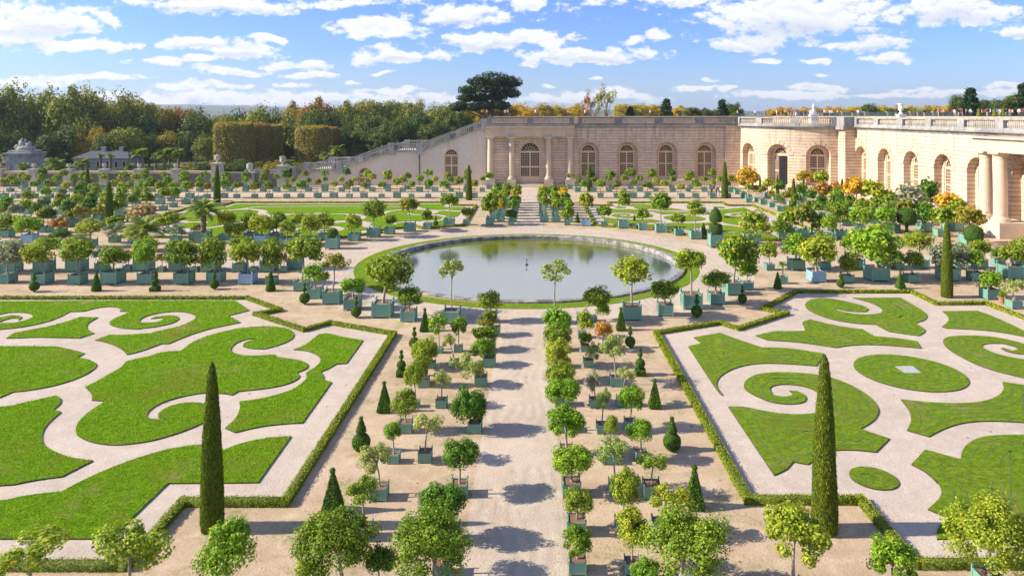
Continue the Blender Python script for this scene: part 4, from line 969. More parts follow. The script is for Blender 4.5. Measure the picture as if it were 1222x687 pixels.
#==PART3==
CAT={'g':'orange tree','b':'citrus tree','y':'citrus tree','p':'citrus tree','m':'citrus tree','d':'laurel tree','o':'autumn tree','k':'autumn tree','a':'autumn tree','l':'olive tree'}
rowput([(201,279,9,252,270,188,214,'y'),(210,290,10,266,283,200,221,'l','s'),(234,288,12,268,280,226,244,'m','s'),(268,287,10,250,271,258,281,'y'),(280,292,10,263,284,268,291,'g'),(299,287,12,251,277,288,309,'g'),(312,292,14,254,281,298,328,'y','u'),(330,288,13,252,278,319,342,'g'),(342,295,12,262,281,333,352,'g'),(357,286,9,252,272,348,366,'y'),(371,292,12,255,281,359,383,'y'),(387,287,11,252,276,377,398,'g')],
 'from left in third row left of the pool','third row of trees left of the pool')
rowput([(8,284,12,254,276,-6,24,'g'),(36,290,13,258,284,18,50,'b','u'),(52,278,9,247,259,44,61,'m'),(72,282,11,262,276,61,82,'o'),(74,297,12,277,291,60,86,'d'),(88,270,11,246,262,76,97,'g'),(101,264,9,252,262,93,110,'a'),(107.5,296,12,261,281,92,121,'y'),(118,262,9,244,255,107,128,'g'),(137,290,10,264,284,125,150,'l','s'),(139,277,9,256,268,125,151,'g'),(170,268,10,248,266,153,186,'k'),(160,292,10,268,284,150,172,'y')],
 'from left in crowded beds left of pool','trees in the crowded beds left of the pool')
rowput([(899,292,14,251,279,879,920,'y'),(932,284,9,264,280,919,945,'g'),(941,281,12,244,272,929,954,'g'),(958,283,12,242,270,946,969,'m'),(975,283,10,252,276,966,984,'g'),(990,287,11,255,277,981,999,'b'),(1002,285,13,238,270,991,1014,'g'),(1026,287,13,244,272,1013,1040,'b'),(1046,292,13,270,286,1036,1056,'y'),(1057,279,14,244,268,1043,1071,'b'),(1103,277,14,240,268,1093,1118,'d'),(1122,283,12,245,270,1110,1142,'g'),(1156,293,16,243,275,1139,1176,'m')],
 'from left between the pool and the right gallery','trees between the pool and the right gallery')
rowput([(893,242,7,198,222,878,905,'a'),(960,236,8,203,217,949,971,'a'),(980,240,8,203,220,970,989,'y'),(978,250,9,216,234,970,990,'o'),(998,250,9,216,236,989,1006,'o'),(1022,258,14,210,237,1007,1037,'a'),(1043,260,12,214,241,1028,1058,'y'),(1060,260,10,227,246,1047,1073,'m'),(1088,268,10,219,252,1070,1106,'l'),(1104,262,13,213,246,1092,1119,'d'),(1131,274,12,229,250,1117,1146,'a'),(1142,276,11,236,254,1131,1153,'y')],
 'from left along the foot of the right gallery','trees along the foot of the right gallery')
def grid(cells,where,group,hs=(1.9,2.8),rs=(.75,1.15),ws=(.95,1.3),kinds='gggbyygbmd'):
    for i,(X,Y) in enumerate(cells):
        kd=rnd.choice(kinds); r_=rnd.uniform(*rs); w_=rnd.uniform(*ws); hc=w_+r_*.8+rnd.uniform(*hs)-1.5
        sp_=rnd.random()<.12; ad=KN[kd]
        lab='%s%s %s, %s %s'%('sparse ' if sp_ else '',ad[0],ad[1],ordinal(i+1),where)
        potted(X+rnd.uniform(-.25,.25),Y+rnd.uniform(-.3,.3),w_,hc,r_,r_*rnd.uniform(.82,1.0),kd,lab,group,sparse=sp_)
cols=[(-3.1,'inner left'),(-5.0,'middle left'),(-6.5,'outer left'),(1.6,'inner right'),(3.4,'middle right'),(5.0,'outer right')]
for X,nm in cols: grid([(X,105+3.2*k) for k in range(8)],'from the pool in %s far-avenue row'%nm,'trees in the %s row of the far avenue'%nm,rs=(.8,1.1),kinds='gggbybyda')
def skip(cs): return [c for c in cs if abs(c[0]-AX)>8]
r1=skip([(-112+3.05*k,135.4) for k in range(51)]); r2=skip([(-113+3.3*k,146.5) for k in range(48)]); r3=skip([(-111+4.4*k,151.8) for k in range(35)])
grid([c for c in r1 if c[0]<41],'from left in front row before the far facade','front row before the far facade',kinds='gggbygbgym')
grid([c for c in r2 if c[0]<43],'from left in middle row before the far facade','middle row before the far facade',kinds='gggbygbggy')
grid([c for c in r3 if c[0]<41],'from left in back row below the far facade','back row below the far facade',hs=(2.3,3.2),rs=(.9,1.3),kinds='ggggygbggdm')
for j,X in enumerate((-62,-66.5,-71,-76,-81.5)):
    grid([(X-k*.1,96+4.3*k) for k in range(9)],'from pool in column %s left of far lawn'%('one two three four five'.split()[j]),'column %s of trees left of the far left lawn'%('one two three four five'.split()[j]),rs=(.9,1.3),kinds='gggbyggdlm')
for j,X in enumerate((41.2,45.5,50,54.6)):
    grid([(X,97+(4.1+.3*j)*k) for k in range(12-j*2 if j else 13)],'from pool in column %s right of far lawn'%('one two three four'.split()[j]),'column %s of trees right of the far right lawn'%('one two three four'.split()[j]),rs=(.9,1.35) if j else (.8,1.0),kinds='gggbyggdlm')
for o in C.objects:
    if o.get('category')=='potted tree':
        for k,v in NAME.items():
            pass
        lab=o['label']; o['category']='olive tree' if 'olive' in lab else 'laurel tree' if 'laurel' in lab else 'autumn tree' if 'autumn' in lab else 'orange tree' if 'orange tree' in lab else 'citrus tree'
        o['label']=lab.replace('turning citrus tree','yellowing citrus tree')
# ------------------------------------------------------------------ topiary, cypresses
def leafy(name,core,n,leaf,mat,cmat,up=None,seed=1,asp=.6,jit=.012):
    rg=np.random.default_rng(seed); tri=[];
    V0=np.array(core.v,dtype=float)
    for q in core.f:
        for k in range(1,len(q)-1): tri.append((q[0],q[k],q[k+1]))
    tri=np.array(tri); A,B,Cc=V0[tri[:,0]],V0[tri[:,1]],V0[tri[:,2]]
    nn=np.cross(B-A,Cc-A); ar=np.linalg.norm(nn,axis=1); ok=ar>1e-9; A,B,Cc,nn,ar=A[ok],B[ok],Cc[ok],nn[ok],ar[ok]
    ix=rg.choice(len(ar),n,p=ar/ar.sum()); r1_=np.sqrt(rg.random((n,1))); r2_=rg.random((n,1))
    P=A[ix]*(1-r1_)+B[ix]*r1_*(1-r2_)+Cc[ix]*r1_*r2_; N=nn[ix]/ar[ix][:,None]
    ctr=V0.mean(0); 
    P=P+N*rg.normal(size=(n,1))*jit*.6+rg.normal(size=(n,3))*jit*.4
    V=leafarr(P,N+rg.normal(size=(n,3))*.55,leaf,leaf*asp,rg,up)
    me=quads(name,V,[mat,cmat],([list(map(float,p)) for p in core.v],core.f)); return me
def ballprof(r,z,n=8): return [(max(.001,r*math.sin(math.pi*k/n)),z-r*math.cos(math.pi*k/n)) for k in range(n+1)]
def shape(kind):
    c=MB()
    if kind=='pyramid':
        c.lathe([(.03,0),(.03,.05)],n=6); c.lathe([(.275,.04),(.285,.07),(.04,.86)],n=4,sq=1); c.lathe(ballprof(.055,.92),n=12)
    elif kind=='cone': c.lathe([(.22,.03),(.235,.1),(.16,.45),(.03,.97),(.005,1)],n=16)
    elif kind=='ballcone': c.lathe([(.03,0),(.03,.06)],n=6); c.lathe(ballprof(.25,.26,12),n=20); c.lathe([(.04,.48),(.04,.58)],n=8); c.lathe([(.03,.555),(.14,.56),(.13,.62),(.045,.88),(.02,.9)],n=14); c.lathe(ballprof(.05,.94),n=10)
    elif kind=='balls': c.lathe([(.03,0),(.03,.95)],n=6); c.lathe(ballprof(.23,.28,12),n=20); c.lathe(ballprof(.095,.69),n=12); c.lathe(ballprof(.065,.92),n=12)
    elif kind=='stack': c.lathe([(.03,0),(.03,.95)],n=6); c.lathe([(.26,.02),(.26,.19),(.22,.21)],n=4,sq=1); c.lathe(ballprof(.165,.42,12),n=18); c.lathe(ballprof(.08,.74),n=12); c.lathe(ballprof(.06,.93),n=12)
    elif kind=='dome': c.lathe([(.05,0),(.05,.45)],n=8); c.lathe([(.28,.42),(.33,.5),(.34,.7),(.30,.88),(.16,.98),(.01,1)],n=20)
    elif kind=='bell': c.lathe([(.5,0),(.52,.3),(.5,.34),(.1,.36),(.1,.42),(.46,.46),(.5,.62),(.36,.82),(.05,1)],n=6,sq=1)
    elif kind=='cypress':
        pr=[(.104,0),(.115,.02),(.122,.08),(.118,.2),(.106,.38),(.091,.55),(.074,.7),(.058,.82),(.043,.91),(.028,.97),(.005,1)]; c.lathe(pr,n=20)
        c.v=[(x*(1+.10*mnoise.noise(Vector((x*30,y*30,z*4)))+.09*mnoise.noise(Vector((x*9,y*9,z*11)))),y*(1+.10*mnoise.noise(Vector((y*30,x*30,z*4)))),z) for x,y,z in c.v]
    return c
TP={}
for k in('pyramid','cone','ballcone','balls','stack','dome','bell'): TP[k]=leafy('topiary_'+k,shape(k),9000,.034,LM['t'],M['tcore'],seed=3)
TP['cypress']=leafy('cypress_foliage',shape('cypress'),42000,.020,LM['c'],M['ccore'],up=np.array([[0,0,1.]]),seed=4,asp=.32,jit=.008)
def topi(kind,px,yb,yt,lab,cat='topiary',group=None,name=None,ws=1.0):
    Z0=CH*F/(yb-HY); s=Z0/F; H=(yb-yt)*s; Z=Z0+(.06*H if kind=='cypress' else .15*H)
    o=link(name or 'topiary_shrub',TP[kind]); o.location=((px-HX)*Z/F,Z,0); o.scale=(H*ws,H*ws,H); o.rotation_euler=(0,0,rnd.uniform(-.1,.1) if kind in('pyramid','stack','bell') else rnd.uniform(0,6))
    return tag(o,lab,cat,group)
DS={'pyramid':'clipped pyramid topiary','cone':'clipped cone topiary','ballcone':'topiary of a ball topped by a cone','balls':'topiary of a ball under small balls','stack':'topiary of stacked balls on a square base'}
tl=[('pyramid',397,614,561),('ballcone',431,541,499),('pyramid',458.5,493,456),('stack',479,450,419),('balls',494.5,418,391),('pyramid',507,396,368)]
tr_=[('pyramid',829,609,557),('ballcone',802,540,499),('pyramid',781.5,488,453),('stack',764,449,416),('balls',752,416,390),('pyramid',741,395,367)]
for side,li in(('left',tl),('right',tr_)):
    for i,(k,px,yb,yt) in enumerate(li): topi(k,px,yb,yt,'%s beside the %s hedge, %s from the camera'%(DS[k],side,ordinal(i+1)),group='topiaries beside the %s hedge'%side)
for i,(k,px,yb,yt) in enumerate([('balls',41,349,326),('cone',115,348,325),('stack',185,348,323),('balls',256,346,324),('cone',323,348,324),('balls',363.5,364,338),('balls',425,380,354)]):
    topi(k,px,yb,yt,'%s, %s from left before the left avenue'%(DS[k],ordinal(i+1)),group='small topiaries left of the pool')
for i,(k,px,yb,yt) in enumerate([('balls',831.5,380,352),('balls',886,363,341),('cone',928,345,325),('balls',1003,344,324),('pyramid',1074.6,345,323)]):
    topi(k,px,yb,yt,'%s, %s from left before the right avenue'%(DS[k],ordinal(i+1)),group='small topiaries right of the pool')
for i,(k,px,yb,yt) in enumerate([('balls',520,270,257),('cone',689,266,254),('cone',839.6,281,266),('cone',757,264,256),('cone',508,262,252)]):
    topi(k,px,yb,yt,'%s across the pool, %s of five'%(DS[k],ordinal(i+1)),group='small topiaries beyond the pool')
topi('dome',1082,280,249,'dark dome topiary on a stem near the right gallery','topiary'); topi('dome',1162,300,270,'dark dome topiary on a stem at the far right, nearer than the other','topiary')
for i,(px,yb,yt,sd) in enumerate([(253,638,437,'large dark column cypress standing in the notch of the near left hedge'),(984,641,428,'large column cypress standing in the notch of the near right hedge'),(1130,356,262,'tall slim cypress at the corner of the right parterre hedge'),(104.5,234,199,'slim cypress before the garden wall, far left'),(130,273,217,'slim cypress rising among the crowded beds at left'),(259,242,197,'slim cypress at the far corner of the far left lawn'),(559.6,239,197,'slim cypress left of the far avenue near the facade'),(703.6,229,197,'slim cypress before the first window right of the portico'),(865,237,193,'slim cypress before the corner of facade and rotunda'),(947,251,213,'dark slim cypress before the rotunda, left of the window'),(959,240,213,'small cypress behind the bigger one before the rotunda'),(928,232,209,'narrow cypress in front of the open doorway'),(1005,240,213,'narrow cypress before the corner pier of the right gallery'),(1042,266,236,'narrow cypress among the gallery trees, at right'),(898,227,210,'tiny cypress behind golden tree by the rotunda'),(907,230,210,'tiny cypress left of the open doorway')]):
    topi('cypress',px,yb,yt,sd,'cypress',None if i>2 else None,'cypress',ws={0:.53,1:.55,2:.55}.get(i,.72))
# dome and bell topiaries in boxes
def boxtop(px,yb,w_,kind,yt,lab,ws):
    Z0=CH*F/(yb-HY); w=w_*Z0/F; Z=Z0+w/2; s=Z/F; X=(px-HX)*s
    e=empty('potted_topiary',(X,Z,0)); tag(e,lab,'topiary'); p=link('planter_box',PMl,e); p.scale=(w,w,w*1.05)
    c=link('crown',TP[kind],e); c.location=(0,0,w*1.0 if kind=='bell' else w*.55); H=hh(yt,Z)-c.location.z; c.scale=(w*ws,w*ws,H)
boxtop(397,298,14,'dome',273,'low brown-green dome topiary in a green box by the pool, left',1.35)
boxtop(854,296,16,'bell',247,'dark bell-shaped topiary in a big green box beyond the pool, right',1.0)
e=empty('flower_pot',gp(1196,362)+(0,)); tag(e,'small terracotta pot holding a clipped round bush, at the right','flower pot')
mb=MB(); mb.lathe([(.2,0),(.3,.5),(.36,.52),(.36,.6),(.3,.6)],n=16); mb.obj('pot',M['terra'],e); c=link('foliage',T['rh'][0],e); c.scale=(.42,.42,.32); c.location=(0,0,.78); c.material_slots[0].link='OBJECT'; c.material_slots[0].material=LM['g']
# ------------------------------------------------------------------ palms
def palm_crown(seed,nf=30,lf=26,droop=1.0):
    rg=random.Random(seed); V=[]
    for k in range(nf):
        a=k*2.399+rg.uniform(-.2,.2); e=R(rg.uniform(-5,75))*(1 if k%3 else .5); L=rg.uniform(.85,1.1)
        d=Vector((math.cos(a),math.sin(a),0)); p=Vector((0,0,0)); pts=[]
        ang=e+.25
        for j in range(9): pts.append(p.copy()); p=p+(d*math.cos(ang)+Vector((0,0,1))*math.sin(ang))*L/8; ang-=.20*droop
        side=Vector((-d.y,d.x,0))
        for j in range(lf):
            t=.12+.86*j/lf; i=min(int(t*8),7); q=pts[i].lerp(pts[i+1],t*8-i); dr=(pts[i+1]-pts[i]).normalized()
            ll=.30*math.sin(min(1,t*1.15+.1)*math.pi*.9)+.05
            for sg in(-1,1):
                tip=q+(side*sg*.8+dr*.6-Vector((0,0,.30))).normalized()*ll; w_=dr*.018
                V+= [q-w_,q+w_,tip+w_*.3,tip-w_*.3]
    return quads('palm_crown',np.array([tuple(v_) for v_ in V]),[LM['pm']])
PC_=[palm_crown(i) for i in range(3)]
def palm(X,Y,hc,r,lab,rt=.2,potw=0,group=None):
    e=empty('palm_tree',(X,Y,0)); tag(e,lab,'palm',group)
    if potw: p=link('planter_box',PMl,e); p.scale=(potw,potw,potw)
    z0=potw*.85; mb=MB(); n=8; mb.tube([(0,0,z0+(hc-z0)*k/n) for k in range(n+1)],[rt*(1.25 if k%2 else .95) for k in range(n+1)],9); mb.obj('trunk',M['bark'],e)
    c=link('crown',rnd.choice(PC_),e); c.location=(0,0,hc-.05*r); c.scale=(r,r,r*.95); c.rotation_euler=(0,0,rnd.uniform(0,6))
def palmpx(px,yb,yc,w_,lab,potw=0,rt=.2,Z=None):
    Z=Z or CH*F/(yb-HY); palm((px-HX)*Z/F,Z,hh(yc,Z),w_/2*Z/F*.88,lab,rt,potw)
palmpx(243,290,252,58,'big feathery palm in a green box before the far left lawn',1.5,.3); palmpx(172,300,276,68,'broad low palm with arching fronds left of the pool',1.5,.3)
palmpx(934,338,316,17,'small spiky palm in a green box right of the pool',.75,.06)
for i,(px,yc,w_,Z) in enumerate([(28,200,24,170),(66,197,36,175),(98,196,30,172),(120,186,13,170),(132,187,15,168),(155,200,20,168),(166,184,28,172),(186,188,18,175),(197,184,30,172),(213,183,24,178)]):
    palmpx(px,0,yc,w_,'palm behind the garden wall, %s from the left'%ordinal(i+1),0,.28,Z)
palmpx(389,0,187,25,'palm behind the staircase landing, left one of two',0,.3,186); palmpx(403,0,180,28,'taller palm behind the staircase landing, right one of two',0,.3,190)
# ------------------------------------------------------------------ background trees
def tree(px,yt,yb,wpx,Z,mk,lab,tmp='w',name='broadleaf_tree',cat='tree',group=None):
    s=Z/F; X=(px-HX)*s; top=hh(yt,Z); bot=hh(yb,Z); rz=(top-bot)/2; hc=(top+bot)/2; rx=wpx/2*s
    e=empty(name,(X,Z,0)); tag(e,lab,cat,group)
    t=link('trunk',rnd.choice(TRT),e); t.scale=(rx*1.1,rx*1.1,max(hc,1)*.9)
    c=link('crown',rnd.choice(T[tmp]),e); c.location=(0,0,hc); c.scale=(rx*1.05,rx*1.0,rz*1.08); c.rotation_euler=(0,0,rnd.uniform(0,6))
    c.material_slots[0].link='OBJECT'; c.material_slots[0].material=LM[mk]; return e
GL='tall trees of the wood on the left'
for i,(px,yt,yb,wpx,Z,mk) in enumerate([(-18,98,190,70,232,'w1'),(18,103,195,62,238,'w1'),(50,108,190,56,246,'w1'),(84,104,190,60,240,'w1'),(114,107,190,54,250,'w1'),(140,112,190,52,246,'w1'),(164,119,190,50,255,'w1'),(-5,150,205,60,205,'w2'),(188,126,188,44,275,'w5'),(214,128,180,40,285,'w3')]):
    tree(px,yt,yb,wpx,Z,mk,'%s tree of the left wood, %s counting from the left edge'%({'w1':'tall olive-green','w2':'dark','w5':'tawny','w3':'reddish-brown'}[mk],ordinal(i+1)),group=GL)
for i,(px,yt,yb,wpx,Z,mk) in enumerate([(62,160,206,46,212,'w2'),(84,151,205,42,214,'w2'),(107,153,205,40,216,'w5'),(128,160,205,36,210,'w2'),(153,152,204,48,214,'w1'),(178,160,200,34,220,'w2'),(202,158,200,34,226,'w5'),(228,158,198,40,228,'w2'),(248,162,200,34,222,'w1'),(180,146,190,34,250,'w2'),(240,140,185,36,262,'w2'),(262,138,186,34,272,'w1')]):
    tree(px,yt,yb,wpx,Z,mk,'lower %s tree behind the garden wall, %s from the left'%({'w1':'olive-green','w2':'dark green','w5':'ochre'}[mk],ordinal(i+1)),group='lower trees behind the garden wall')
# clipped blocks
def block_mesh(seed):
    bm=bmesh.new(); bmesh.ops.create_cube(bm,size=2); bmesh.ops.subdivide_edges(bm,edges=bm.edges[:],cuts=7,use_grid_fill=True)
    for v_ in bm.verts:
        p=v_.co; q=Vector((p.x*math.sqrt(1-p.y**2/2*.35),p.y*math.sqrt(1-p.x**2/2*.35),p.z)); L=max(0,math.sqrt(p.x*p.x+p.y*p.y)-1); q.z-=max(0,p.z)*L*.35
        v_.co=q*(1+.05*mnoise.noise(p*2+Vector((seed,0,0))))
    mb=MB(); mb.v=[tuple(v_.co) for v_ in bm.verts]; mb.f=[tuple(v_.index for v_ in f_.verts) for f_ in bm.faces]; mb.m=[0]*len(mb.f); bm.free(); return mb
M['wcore']=simple('clipped_core',(.12,.11,.02),.9,.4,1.5,.3)
BK=[leafy('clipped_crown',block_mesh(i*7),9000,.085,LM['w5'],M['wcore'],seed=i,jit=.07) for i in range(2)]
for i,(px,yt,yb,wpx,Z,mk) in enumerate([(280,148,201,38,205,'w5'),(303,149,198,32,222,'w3'),(320,150,194,28,240,'w5'),(334,151,190,22,258,'w3'),(345,152,188,20,275,'w5'),(374,152,199,32,212,'w5'),(390,153,192,24,232,'w3')]):
    s=Z/F; X=(px-HX)*s; e=empty('clipped_tree',(X,Z,0)); tag(e,'block-clipped %s tree behind the stair foot, %s from the left'%({'w5':'ochre','w3':'russet'}[mk],ordinal(i+1)),'tree','block-clipped trees')
    t=link('trunk',TRT[i%3],e); t.scale=(2.5,2.5,6); top=hh(yt,Z); bot=max(.6,hh(yb,Z))
    c=link('crown',BK[i%2],e); c.location=(0,0,(top+bot)/2); c.scale=(wpx/2*s,wpx/2*s*1.2,(top-bot)/2); c.rotation_euler=(0,0,rnd.uniform(-.2,.2)); c.material_slots[0].link='OBJECT'; c.material_slots[0].material=LM[mk]
GB='trees behind the staircase'
names_={'w1':'olive-green','w2':'dark green','w3':'russet red','w4':'golden','w5':'tawny','a':'golden','n':'dark'}
for i,(px,yt,yb,wpx,Z,mk) in enumerate([(352,122,180,40,330,'w5'),(380,117,175,48,300,'w3'),(412,121,170,46,345,'w1'),(440,119,168,44,350,'w1'),(466,120,168,40,352,'w1'),(495,120,165,42,350,'w1'),(372,140,198,44,262,'w2'),(404,152,196,48,250,'w2'),(440,138,190,46,270,'w2'),(470,142,186,46,262,'w2'),(500,136,180,46,270,'w2'),(528,124,172,46,290,'w1'),(548,132,165,40,265,'w2'),(428,156,190,40,235,'w2'),(455,158,188,36,232,'w2'),(520,146,170,40,240,'w2'),(560,128,155,34,300,'w4'),(600,122,150,44,262,'w5'),(625,124,150,40,280,'w4'),(582,124,150,30,255,'w4')]):
    tree(px,yt,yb,wpx,Z,mk,'%s tree behind the staircase, %s in its group'%(names_[mk],ordinal(i+1)),group=GB)
# umbrella pine
e=empty('pine_tree',at(588,245)); tag(e,'great spreading dark pine rising above the top of the staircase','pine')
s=245/F; mb=MB(); mb.tube([(0,0,0),(.3,0,12),(-.2,0,20),(.3,0,26),(.2,0,30)],[.9,.75,.6,.4,.15],10)
pads=[]
rp=random.Random(4)
for (px,py,w_) in [(588,94,30),(572,98,22),(606,97,24),(560,108,20),(580,106,26),(600,106,26),(556,117,18),(574,117,22),(592,116,20),(610,112,18),(550,126,18),(566,128,20),(583,126,16),(598,126,18),(546,129,14),(614,100,12)]:
    c=((px-588)*s,rp.uniform(-3,3),hh(py,245)); pads.append((c,w_*s*.62)); mb.tube([(0,0,max(9,c[2]-5)),(c[0]*.5,c[1]*.5,c[2]-2.2),(c[0],c[1],c[2]-.3)],[.35,.22,.08],6)
mb.obj('trunk',M['bark'],e,True)
for c,r_ in pads: 
    pass
P=[];N=[];rg=np.random.default_rng(8)
for c,r_ in pads:
    n=1500; o_=rg.normal(size=(n,3)); o_/=np.linalg.norm(o_,axis=1,keepdims=True); o_*=rg.uniform(.55,1.08,size=(n,1)); o_*=1+.25*np.sin(o_[:,[0]]*6+c[2])*np.cos(o_[:,[1]]*5)
    P.append(o_*np.array([r_,r_,r_*.42])+np.array(c)); N.append(o_+rg.normal(size=(n,3))*.6)
me=quads('pine_crown',leafarr(np.concatenate(P),np.concatenate(N),.75,.32,rg),[LM['n']]); link('crown',me,e)
# beyond the terrace
GT='trees seen above the roof balustrade'
for i,(px,yt,yb,wpx,Z,mk,tm) in enumerate([(648,124,150,30,300,'w5','w'),(668,126,150,30,330,'w4','w'),(688,124,150,34,340,'w4','w'),(704,111,148,24,262,'w3','wh'),(723,104,146,30,258,'w1','wh'),(744,124,146,30,345,'w4','w'),(762,124,146,30,345,'w4','w'),(778,125,146,28,350,'w4','w'),(812,126,146,26,350,'w4','w'),(826,128,146,22,300,'w2','w'),(842,129,146,24,300,'w2','w'),(876,123,146,26,290,'w2','w'),(850,131,146,24,310,'w2','w')]):
    tree(px,yt,yb,wpx,Z,mk,'%s%s tree above the roof balustrade, %s from the left'%('thin ' if tm=='wh' else '',names_[mk],ordinal(i+1)),tm,group=GT)
for i in range(15):
    px=925+i*16; tree(px,128.5-.25*i+rnd.uniform(-.6,.6),142,24,370-i*2,'w4','golden lime of the long row beyond the terrace, %s from the left'%ordinal(i+1),group='golden limes beyond the terrace',name='lime_tree')
for i,(px,yt,yb,wpx,Z,mk) in enumerate([(1038,124,140,24,300,'w2'),(1072,129,140,30,310,'w2'),(1100,131,142,30,305,'w1'),(1150,114,140,34,262,'w2'),(1172,119,140,28,268,'w2'),(1196,118,140,30,260,'w2'),(1214,112,140,30,262,'w2'),(1236,108,140,30,262,'w2')]):
    tree(px,yt,yb,wpx,Z,mk,'dark tree above the upper terrace, %s from the left'%ordinal(i+1),group='dark trees above the terrace')
def conifer_mesh(seed):
    rg=np.random.default_rng(seed); P=[];N=[]
    for k in range(16):
        z=.12+.86*k/16; r_=.30*(1-z)**.8+.02
        nb=9
        for j in range(nb):
            a=rg.uniform(0,6.28); n=60; t=rg.random((n,1))*rg.uniform(.8,1.15); d=np.array([[math.cos(a),math.sin(a),-.25]])
            P.append(np.array([[0,0,z]])+d*t*r_+rg.normal(size=(n,3))*.012); N.append(rg.normal(size=(n,3))+np.array([[0,0,1.]]))
    return quads('conifer_crown',leafarr(np.concatenate(P),np.concatenate(N),.05,.025,rg),[LM['n']])
CF=[conifer_mesh(i) for i in range(2)]
for i,(px,yt,Z) in enumerate([(795,118,255),(862,119,255),(1158,106,250),(1222,101,255),(752,127,260)]):
    e=empty('conifer_tree',at(px,Z)); tag(e,'dark pointed conifer above the roof line, %s by height of position from the left'%ordinal([1,2,3,4,0][i]+1) if False else 'dark pointed conifer above the balustrade, %s from the left'%ordinal([2,3,4,5,1][i]),'conifer','conifers above the balustrade')
    H=hh(yt,Z); mb=MB(); mb.tube([(0,0,0),(0,0,H*.97)],[.3,.05],7); mb.obj('trunk',M['bark'],e); c=link('crown',CF[i%2],e); base=9; c.location=(0,0,base*.9); c.scale=((H-base)*1.25,)*2+((H-base)*1.12,)
UP=15.7
for i,px in enumerate((1168,1187,1197)):
    Z=135; o=link('topiary_shrub',TP['cone']); o.location=at(px,Z,UP+.45); h=2.0; o.scale=(h*.85,h*.85,h*.85); tag(o,'olive cone topiary on the upper terrace, %s of three from the left'%ordinal(i+1),'topiary','cone topiaries on the upper terrace'); 
    o.material_slots[0].link='OBJECT'; o.material_slots[0].material=LM['h']
    o.location.z=UP
# far woods as one mass
def masses(name,spots,mats,nl=420,seed=3,leaf=.16):
    rg=np.random.default_rng(seed); Vs=[]; mi=[]
    base=crown_mesh('wood_crown_source',nl,leaf,seed,clumps=22,spread=.3,core=.75); n=len(base.vertices); a=np.empty(n*3,dtype=np.float32); base.vertices.foreach_get('co',a); a=a.reshape(-1,3)
    for (X,Y,h,r_,m_) in spots:
        t=rg.uniform(0,6.28); c_,s_=math.cos(t),math.sin(t); b=a.copy(); b[:,0]=(a[:,0]*c_-a[:,1]*s_)*r_+X; b[:,1]=(a[:,0]*s_+a[:,1]*c_)*r_+Y; b[:,2]=a[:,2]*h*.5+h*.52; Vs.append(b); mi+=[m_]*(n//4)
    me=quads(name,np.concatenate(Vs),mats); me.polygons.foreach_set('material_index',np.array(mi,dtype=np.int32)); bpy.data.meshes.remove(base); return me
rs_=random.Random(12); spots=[]
for k in range(420):
    Z=rs_.uniform(300,1500)**1.0; u_=rs_.uniform(-.80,.05); h=rs_.uniform(11,17)*(1 if Z<800 else 1.1); r_=rs_.uniform(5,9)*(1+Z/1500)
    spots.append((u_*Z,Z,h,r_,rs_.choice([0,0,1,1,1,2,3])))
for k in range(220):
    Z=rs_.uniform(420,1500); u_=rs_.uniform(-.02,.8); spots.append((u_*Z,Z,rs_.uniform(9,14),rs_.uniform(6,10)*(1+Z/1500),rs_.choice([0,1,1,2])))
me=masses('distant_wood',spots,[LM['w1'],LM['w2'],LM['w5'],LM['w3']]); tag(link('distant_wood',me),'far woods of mixed autumn green filling the plain beyond the garden','woodland',None,'stuff')
sp2=[]
for k in range(60): sp2.append((rs_.uniform(-175,-75),rs_.uniform(232,330),rs_.uniform(13,19),rs_.uniform(5,8),rs_.choice([0,1,1])))
for k in range(46): sp2.append((rs_.uniform(-100,-25),rs_.uniform(285,400),rs_.uniform(12,17),rs_.uniform(5,8),rs_.choice([0,1,1,1,2])))
me=masses('wood',sp2,[LM['w1'],LM['w2'],LM['w5']],nl=1100,leaf=.12,seed=9); tag(link('wood',me),'dense shaded wood filling the gaps behind the tall trees on the left','woodland',None,'stuff')
# undergrowth behind the garden wall
sp3=[(rs_.uniform(-190,-50),rs_.uniform(172,210),rs_.uniform(2,4.5),rs_.uniform(2,4),rs_.choice([0,1,1,2])) for k in range(110)]
sp3=[q for q in sp3 if not(-128<q[0]<-108 and 185<q[1]<212) and not(-150<q[0]<-128 and q[1]>180)]
me=masses('shrubs',sp3,[LM['w1'],LM['w2'],LM['w5']],nl=500,seed=11,leaf=.14); tag(link('undergrowth',me),'low tangled bushes behind the garden wall','shrubbery',None,'stuff')
# hills
def hills():
    nx,ny=260,14; vs=[];fs=[]
    for j in range(ny):
        for i in range(nx):
            X=-9000+18000*i/(nx-1); Y=3600+4200*j/(ny-1); p=Vector((X/1900,Y/1900,0))
            h=112*math.sin(math.pi*min(1,j/(ny-1)*1.0))**.8*(.74+.45*mnoise.noise(p)+.16*mnoise.noise(p*5)+.06*mnoise.noise(p*22)); h*= .45+.55/(1+math.exp((X-(-300))/1200)) 
            vs.append((X,Y,max(-5,h)-3))
    for j in range(ny-1):
        for i in range(nx-1): a=j*nx+i; fs.append((a,a+1,a+nx+1,a+nx))
    m,n,p,o=newmat('hill_woods'); P=wpos(n); PP=n.vec('MULTIPLY',P,(1,.22,1)); a_=n.noise(PP,.012,6,.75); b_=n.noise(PP,.03,5,.75)
    c=n.mix(n.ramp(b_,.42,.58),(.012,.028,.012),(.06,.085,.025)); c=n.mix(n.math('MULTIPLY',n.ramp(a_,.58,.66),.8),c,(.55,.52,.42)); n.link(c,p.inputs['Base Color']); p.inputs['Roughness'].default_value=1
    me=bpy.data.meshes.new('hills'); me.from_pydata(vs,[],fs); o=link('hills',me,None,m); o['kind']='structure'; 
    for q in me.polygons: q.use_smooth=True
hills()
